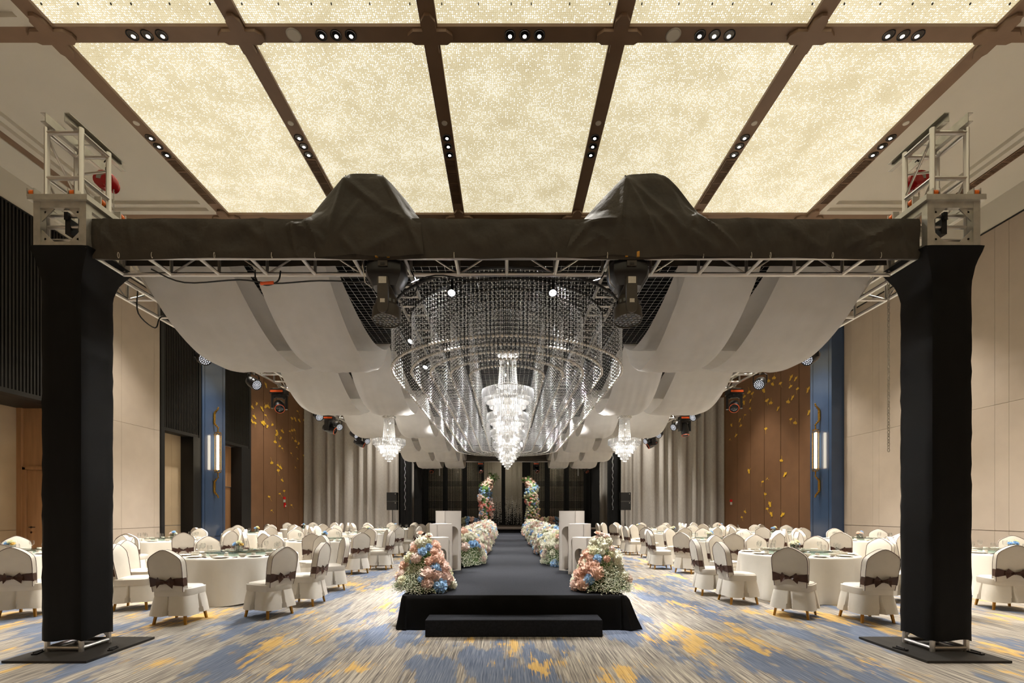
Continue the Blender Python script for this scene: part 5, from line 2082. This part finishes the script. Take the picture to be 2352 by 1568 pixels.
for sg, x0, wh in ((-1, 0, 'slatted'), (1, .12, 'plain-beige')):
    c = .06
    plinth(c + sg * 1.13, 8.85, RZ, .34, 1.07, sg * .92, f'tallest white arched plinth of its trio on the runway, {wh}-wall side')
    plinth(c + sg * 1.19, 8.3, RZ, .29, .85, sg * .97, f'middle white arched plinth of its trio on the runway, {wh}-wall side')
    plinth(c + sg * 1.16, 7.75, RZ, .26, .645, sg * 1.0, f'shortest white arched plinth of its trio on the runway, {wh}-wall side')

# ---- loudspeakers on stands
for x, wh in ((-5.7, 'slatted'), (5.9, 'plain-beige')):
    t = empty('speaker_stand', f'thin black stand holding two loudspeakers by the stage, {wh}-wall side', 'stand', (x, 24.1, 0), group='speaker stands by the stage')
    MB().lathe([(.018, .5), (.018, 1.585)], 10).build('pole', M['steel'], t, True)
    MB().lathe([(.026, .35), (.026, .9), (.02, .92)], 10).build('lower_tube', M['steel'], t, True)
    for k in range(3):
        a = 2 * pi * k / 3 + .4
        MB().tube([(.02 * cos(a), .02 * sin(a), .75), (.42 * cos(a), .42 * sin(a), .012)], .012, 6).build('leg', M['steel'], t)
    for k, z in enumerate((1.585, 2.03)):
        s = empty('loudspeaker', f'{"lower" if k == 0 else "upper"} of two stacked black loudspeakers by the stage, {wh}-wall side', 'speaker', (x, 24.1, z), group='stacked loudspeakers')
        MB().bb(-.25, .25, -.16, .2, 0, .43).build('cabinet', M['plastic'], s)
        MB().bb(-.235, .235, -.168, -.16, .015, .395).build('grille', M['steel'], s)
        MB().bb(.16, .2, -.172, -.168, .34, .37).build('badge', M['labelw'], s)
# ================================================================== banquet tables, chairs, tableware


def make_chair():
    t = empty('banquet_chair', 'x', 'chair')
    half = [(.203, .44), (.208, .5), (.216, .6), (.224, .7), (.226, .79), (.223, .84), (.210, .878), (.178, .912), (.135, .943), (.085, .972), (.04, .993)]
    outl = [(-x, z) for x, z in half] + [(0, 1.0)] + [(x, z) for x, z in reversed(half)]

    def yb(z):
        return -.198 - (z - .43) * .17

    def ring(off, ins):
        return [(x * (1 - ins), yb(z) + off, z - (.006 if ins and z > .9 else 0)) for x, z in outl]
    n = len(outl)
    b = MB()
    rf, rb_ = ring(.042, 0), ring(-.042, 0)
    b.add(rf + rb_, [(i, i + 1, i + 1 + n, i + n) for i in range(n - 1)])
    # padded faces: rows across the outline
    for off, bulge, flip in ((.042, .02, False), (-.042, -.008, True)):
        vs, fs = [], []
        m = len(half)
        cols = 9
        for k in range(m):
            x, z = half[k]
            for c in range(cols):
                u = -1 + 2 * c / (cols - 1)
                vs.append((x * u, yb(z) + off + bulge * (1 - u * u) * sin(pi * min(1, (k + .3) / m)), z))
        vs.append((0, yb(1.0) + off, 1.0))
        for k in range(m - 1):
            for c in range(cols - 1):
                q = (k * cols + c, k * cols + c + 1, (k + 1) * cols + c + 1, (k + 1) * cols + c)
                fs.append(q if flip else q[::-1])
        for c in range(cols - 1):
            q = ((m - 1) * cols + c, (m - 1) * cols + c + 1, m * cols)
            fs.append(q if flip else q[::-1])
        b.add(vs, fs)
    b.build('backrest', M['cover'], t, True, 50)
    # seat pad
    sp_ = []
    for k in range(28):
        a = 2 * pi * k / 28
        cx, sy = cos(a), sin(a)
        q = (abs(cx) ** 3.4 + abs(sy) ** 3.4) ** (-1 / 3.4)
        sp_.append((cx * q, sy * q))
    b = MB()
    vs = []
    for r, z in ((.235, .40), (.235, .47), (.222, .487), (.15, .497), (.0, .5)):
        vs += [(x * r, y * r * (1.0) + .02, z) for x, y in sp_]
    b.add(vs, [(j * 28 + i, j * 28 + (i + 1) % 28, (j + 1) * 28 + (i + 1) % 28, (j + 1) * 28 + i) for j in range(4) for i in range(28)])
    b.build('seat', M['cover'], t, True, 50)
    # skirt with an inverted pleat in the middle of each side
    pl_ = [k / 128 for k in range(128)]
    zs = [.478, .47, .386, .38, .30, .2, .125]

    def fn(i, j):
        a = 2 * pi * pl_[i]
        cx, sy = cos(a), sin(a)
        q = (abs(cx) ** 4 + abs(sy) ** 4) ** (-.25)
        u = max(0, (.383 - zs[j]) / .258)
        r = .25 + .042 * u - (.012 if j == 0 else 0) - (.004 if j == 3 else 0)
        d = 9
        for c in (0, pi / 2, pi, 1.5 * pi):
            d = min(d, abs((a - c + pi) % (2 * pi) - pi))
        notch = .075 * min(1, u * 1.6) * max(0, 1 - d / (.02 + .11 * u)) ** .5 if d < .02 + .11 * u else 0
        r -= notch
        r += .006 * u * sin(a * 7)
        return (cx * q * r, sy * q * r + .002, zs[j] + (.006 * sin(a * 4) if j == 6 else 0))
    MB().grid(128, 7, fn, True).build('skirt', M['cover'], t, True, 40)
    # piping
    p = MB()
    p.tube(ring(.044, 0), .0042, 4)
    p.tube(ring(-.044, 0), .0042, 4)
    p.tube([(x * .236, y * .236 + .02, .474) for x, y in sp_], .004, 4, True)
    p.build('piping', M['piping'], t)
    # satin sash and bow on the back
    s = MB()

    def sf(i, j):
        u = -1 + 2 * i / 12
        w = .014 + .05 * abs(u) ** .8
        z = .575 + w * (2 * j / 3 - 1) + .004 * sin(u * 9 + j)
        return (.224 * u, yb(z) - .046 - .014 * (1 - u * u) - .003 * sin(j * 2 + u * 5), z)
    s.grid(13, 4, sf)
    s.add([(-.224, yb(.52) - .046, .52), (-.224, yb(.63) - .046, .63), (-.222, yb(.63) + .03, .63), (-.222, yb(.52) + .03, .52)], [(0, 1, 2, 3)])
    s.add([(.224, yb(.52) - .046, .52), (.224, yb(.63) - .046, .63), (.222, yb(.63) + .03, .63), (.222, yb(.52) + .03, .52)], [(3, 2, 1, 0)])
    so = s.build('sash', M['sash'], t, True, 60)
    w = MB()
    y0 = yb(.575) - .066
    w.sphere((0, y0 - .006, .572), .02, 8, 6, (1, .8, 1))
    for e in (-1, 1):
        # the two wings of the bow, folded along the middle
        w.add([(0, y0, .586), (e * .055, y0 - .035, .616), (e * .088, y0 - .02, .646), (e * .122, y0 - .008, .588), (e * .106, y0 - .016, .492), (e * .05, y0 - .034, .546), (0, y0, .56), (e * .06, y0 - .012, .578)],
              [(0, 1, 7), (1, 2, 7), (2, 3, 7), (3, 4, 7), (4, 5, 7), (5, 6, 7), (6, 0, 7)] if e < 0 else [(7, 1, 0), (7, 2, 1), (7, 3, 2), (7, 4, 3), (7, 5, 4), (7, 6, 5), (7, 0, 6)])
    w.build('bow', M['sash'], so)
    for x, y in ((-.155, -.15), (.155, -.15), (-.155, .17), (.155, .17)):
        q = MB()
        sx, sy = (.06 if x > 0 else -.06), (-.06 if y < 0 else .055)
        vs = []
        for z, k, r in ((0, 1, .013), (.4, 0, .019)):
            for dx, dy in ((-1, -1), (1, -1), (1, 1), (-1, 1)):
                vs.append((x + sx * k + dx * r, y + sy * k + dy * r, z))
        q.add(vs, [(3, 2, 1, 0), (0, 1, 5, 4), (1, 2, 6, 5), (2, 3, 7, 6), (3, 0, 4, 7)])
        q.build('leg', M['gold'], t)
    return t


CHAIR = reg(make_chair())
chair_used = False


def place_chair(x, y, face, label, group):
    """x, y of the seat centre; face = direction the sitter looks"""
    global chair_used
    rz = atan2(face[1], face[0]) - pi / 2
    if not chair_used:
        chair_used = True
        CHAIR.location, CHAIR.rotation_euler = (x, y, 0), (0, 0, rz)
        CHAIR['label'], CHAIR['group'] = label, group
        return CHAIR
    return dup(CHAIR, (x, y, 0), rz, label, group)


# tablecloth, shared
TR = .95
b = MB()
nf = 96
prof = [(0.0, .752), (.5, .752), (.9, .752), (.94, .75), (.952, .742), (.955, .72)] + [(.955 + .055 * k / 6, .72 - .705 * k / 6) for k in range(1, 7)]


def tc(i, j):
    r, z = prof[j]
    a = 2 * pi * i / nf
    u = max(0, (.72 - z) / .7)
    r += u * (.042 * sin(a * 11 + .6 * sin(a * 3)) + .022 * sin(a * 19 + 1.3) + .01 * sin(a * 5))
    return (r * cos(a), r * sin(a), z + (.012 * sin(a * 6) * u if j == len(prof) - 1 else 0))


b.grid(nf, len(prof), tc, True)
CLOTH = b.mesh('tablecloth', M['linen'], True, 60)
b = MB()
b.lathe([(.9, .715), (.93, .725), (.93, .748), (0, .748)], 40)
TOP = b.mesh('tabletop', M['plinth'])
b = MB()
b.lathe([(.3, 0), (.28, .04), (.06, .08), (.05, .7), (.12, .715)], 14)
PED = b.mesh('pedestal', M['steel'], True)
TURN = MB().lathe([(.54, 0), (.55, .004), (.55, .01), (.54, .014)], 56).mesh('glass_plate', M['tglass'], True, 30)
TBASE = MB().lathe([(.13, 0), (.13, .03), (.11, .036)], 24).mesh('swivel_base', M['alu'], True, 30)
PLATE = MB().lathe([(.0, .004), (.07, .004), (.075, .008), (.125, .02), (.127, .023), (.124, .024), (.075, .012), (.0, .009)], 26, cap0=False, cap1=False).mesh('dinner_plate', M['ceramic'], True, 50)
BOWL = MB().lathe([(.028, 0), (.03, .006), (.05, .022), (.062, .046), (.0645, .052), (.061, .052), (.047, .026), (.02, .012), (0, .011)], 22, cap1=False).mesh('rice_bowl', M['ceramic'], True, 50)
CUP = MB().lathe([(.026, 0), (.033, .004), (.034, .05), (.0345, .058), (.0315, .058), (.03, .01), (0, .008)], 18, cap1=False).mesh('tea_cup', M['ceramic'], True, 50)
GLASS = MB().lathe([(.036, 0), (.036, .003), (.008, .008), (.0045, .014), (.0042, .085), (.012, .094), (.03, .112), (.0395, .14), (.039, .165), (.032, .195), (.0305, .195), (.037, .165), (.0375, .14), (.028, .114), (.0, .098)], 18, cap1=False).mesh('wine_glass', M['glass'], True, 50)
b = MB()
b.tube([(0, -.11, .012), (0, .12, .008)], [.004, .003], 4)
b.tube([(.011, -.11, .012), (.011, .12, .008)], [.004, .003], 4)
b.box((.005, .06, .005), (.05, .016, .01))
STICKS = b.mesh('chopsticks', M['sash'])
NAP = MB().lathe([(.05, 0), (.06, .012), (.03, .05), (.012, .1), (.02, .13)], 10).mesh('napkin_fold', M['linen'], True)


def make_vase():
    t = empty('flower_vase', 'x', 'vase')
    b = MB()
    b.box((0, 0, .055), (.1, .1, .11))
    b.build('glass_box', M['vglass'], t)
    MB().box((0, 0, .03), (.085, .085, .05)).build('stems_and_water', M['green'], t)
    return t


rowN = ['front-row', 'second-row', 'third-row', 'back-row']
TABLES = []
PLACED = []
for sg, wh in ((-1, 'slatted'), (1, 'plain-beige')):
    ins = [(-4.75, 8.6), (-4.85, 12.85), (-4.95, 17.05), (-5.0, 21.25)] if sg < 0 else [(5.25, 8.75), (5.6, 12.95), (5.85, 17.1), (5.9, 21.25)]
    out = [(-9.0, 8.75), (-9.05, 12.95), (-9.0, 17.1), (-8.95, 21.3)] if sg < 0 else [(9.3, 8.85), (9.55, 13.0), (9.6, 17.2), (9.6, 21.4)]
    for k in range(4):
        TABLES.append((*ins[k], k, f'{rowN[k]} aisle table, {wh}-wall half', 'aisle', sg))
        TABLES.append((*out[k], k, f'{rowN[k]} table next to the {wh} wall', 'wall', sg))
# measured chairs of the nearest tables: rear-leg centre and facing
NEAR = {
    ('aisle', -1): [((-4.48, 6.41), (0.02, 1)), ((-3.24, 6.93), (-.92, .39)), ((-3.05, 7.87), (-1, .05)), ((-6.0, 7.5), (.97, .25)), ((-6.65, 8.5), (1, .02))],
    ('aisle', 1): [((4.03, 6.86), (.70, .72)), ((5.0, 6.5), (.0, 1)), ((3.61, 8.03), (1, .03)), ((6.45, 7.0), (-.5, .86)), ((3.5, 8.85), (1, -.1))],
    ('wall', -1): [((-6.95, 6.85), (-.25, .97))],
    ('wall', 1): [((7.65, 7.32), (.3, .95))],
}
SETCOL = [('blue', 'ivory', 'blue', 'yellow', 'cream'), ('cream', 'ivory', 'cream', 'blue', 'cream'), ('blush', 'blue', 'peach', 'cream', 'blush'), ('cream', 'blue', 'ivory', 'blue', 'blush')]
VB = MB()
VB.box((0, 0, .055), (.1, .1, .11))
VBOX = VB.mesh('glass_box', M['vglass'])
VST = MB()
rv = random.Random(4)
for k in range(7):
    VST.tube([(rv.uniform(-.035, .035), rv.uniform(-.035, .035), .008), (rv.uniform(-.03, .03), rv.uniform(-.03, .03), .13)], .004, 5)
VSTM = VST.mesh('stem', M['green'])
for ti, (cx, cy, row, desc, kind, sg) in enumerate(TABLES):
    rnd = random.Random(100 + ti)
    t = empty('banquet_table', f'round banquet table under a white cloth, {desc}', 'table', (cx, cy, 0), rnd.uniform(0, 6), group='round banquet tables')
    ob('tablecloth', CLOTH, t)
    ob('tabletop', TOP, t)
    ob('pedestal', PED, t)
    # chairs
    spots = []
    if row == 0:
        for (rx, ry), f in NEAR[kind, sg]:
            q = sqrt(f[0] ** 2 + f[1] ** 2)
            spots.append((rx + f[0] / q * .22, ry + f[1] / q * .22, (f[0] / q, f[1] / q)))
    base = R(-80 if sg < 0 else -100) + rnd.uniform(-.12, .12)
    for k in range(10):
        a = base + sg * -1 * k * 2 * pi / 10
        r = rnd.uniform(1.42, 1.66)
        x, y = cx + r * cos(a), cy + r * sin(a)
        if any((x - q[0]) ** 2 + (y - q[1]) ** 2 < .68 ** 2 for q in spots):
            continue
        aa = a + rnd.uniform(-.16, .16)
        if any((x - q[0]) ** 2 + (y - q[1]) ** 2 < .62 ** 2 for q in PLACED):
            continue
        if (x > 10.3 and 15.8 < y < 18) or abs(x) > (10.1 if x < 0 else 10.8) and not (x < 0 and 7.2 < y < 11.6):
            continue
        if row == 0 and kind == 'wall' and sg < 0 and abs(x) > 11.6:
            continue
        spots.append((x, y, (-cos(aa), -sin(aa))))
    spots.sort(key=lambda s: (atan2(s[1] - cy, s[0] - cx) + pi / 2 + .2) % (2 * pi))
    PLACED += [(q[0], q[1]) for q in spots]
    for k, (x, y, f) in enumerate(spots):
        place_chair(x, y, f, f'white skirted chair, {ORD[k]} counterclockwise from near side, {desc}', 'white skirted banquet chairs')
    # turntable and vase
    q = empty('turntable', f'round tinted glass turntable on the {desc}', 'turntable', (cx, cy, .752), group='glass turntables')
    ob('swivel_base', TBASE, q)
    ob('glass_plate', TURN, q, (0, 0, .036))
    vz = .752 + .05
    vx, vy = cx + rnd.uniform(-.05, .12) * -sg, cy + rnd.uniform(-.05, .1)
    cols = SETCOL[(ti * 3 + (0 if ti == 0 else 1)) % 4]
    v = empty('flower_vase', f'small grey glass vase of roses on the turntable, {desc}', 'vase', (vx, vy, vz), rnd.uniform(-.4, .4), group='rose vases on the turntables')
    ob('glass_box', VBOX, v)
    ob('stem', VSTM, v)
    for k, (dx, dy, dz) in enumerate(((-.02, -.06, .135), (.035, -.03, .165), (-.07, .0, .13), (.075, -.01, .125), (.0, .04, .155))):
        head(v, 'rose', cols[k], (dx, dy, dz), .046 if k < 2 else .038, (dx * 6, dy * 6 - .3, .7), rnd)
    # tableware
    n = 10 if row < 2 else 8
    way = 'counterclockwise' if sg < 0 else 'clockwise'
    for k in range(n):
        a = base + sg * -1 * k * 2 * pi / n
        ux, uy = cos(a), sin(a)
        wx, wy = -uy, ux

        def at(r, s):
            return (cx + ux * r + wx * s, cy + uy * r + wy * s, .7525)
        rz = a + pi / 2
        if row < 3:
            tag(ob('dinner_plate', PLATE, None, at(.79, 0), (0, 0, rz)), f'white dinner plate, {ORD[k]} setting {way} from near side, {desc}', 'plate', f'dinner plates, {desc}')
            tag(ob('rice_bowl', BOWL, None, at(.68, -.16), (0, 0, rz)), f'white rice bowl, {ORD[k]} setting {way} from near side, {desc}', 'bowl', f'rice bowls, {desc}')
        tag(ob('tea_cup', CUP, None, at(.645, .02), (0, 0, rz)), f'white tea cup, {ORD[k]} setting {way} from near side, {desc}', 'cup', f'tea cups, {desc}')
        tag(ob('wine_glass', GLASS, None, at(.62, .13), (0, 0, rz)), f'stemmed wine glass, {ORD[k]} setting {way} from near side, {desc}', 'glass', f'wine glasses, {desc}')
        if row == 0:
            tag(ob('chopsticks', STICKS, None, at(.80, .2), (0, 0, a + pi / 2 + .1)), f'dark chopsticks, {ORD[k]} setting {way} from near side, {desc}', 'chopsticks', f'chopsticks, {desc}')
bpy.context.view_layer.update()
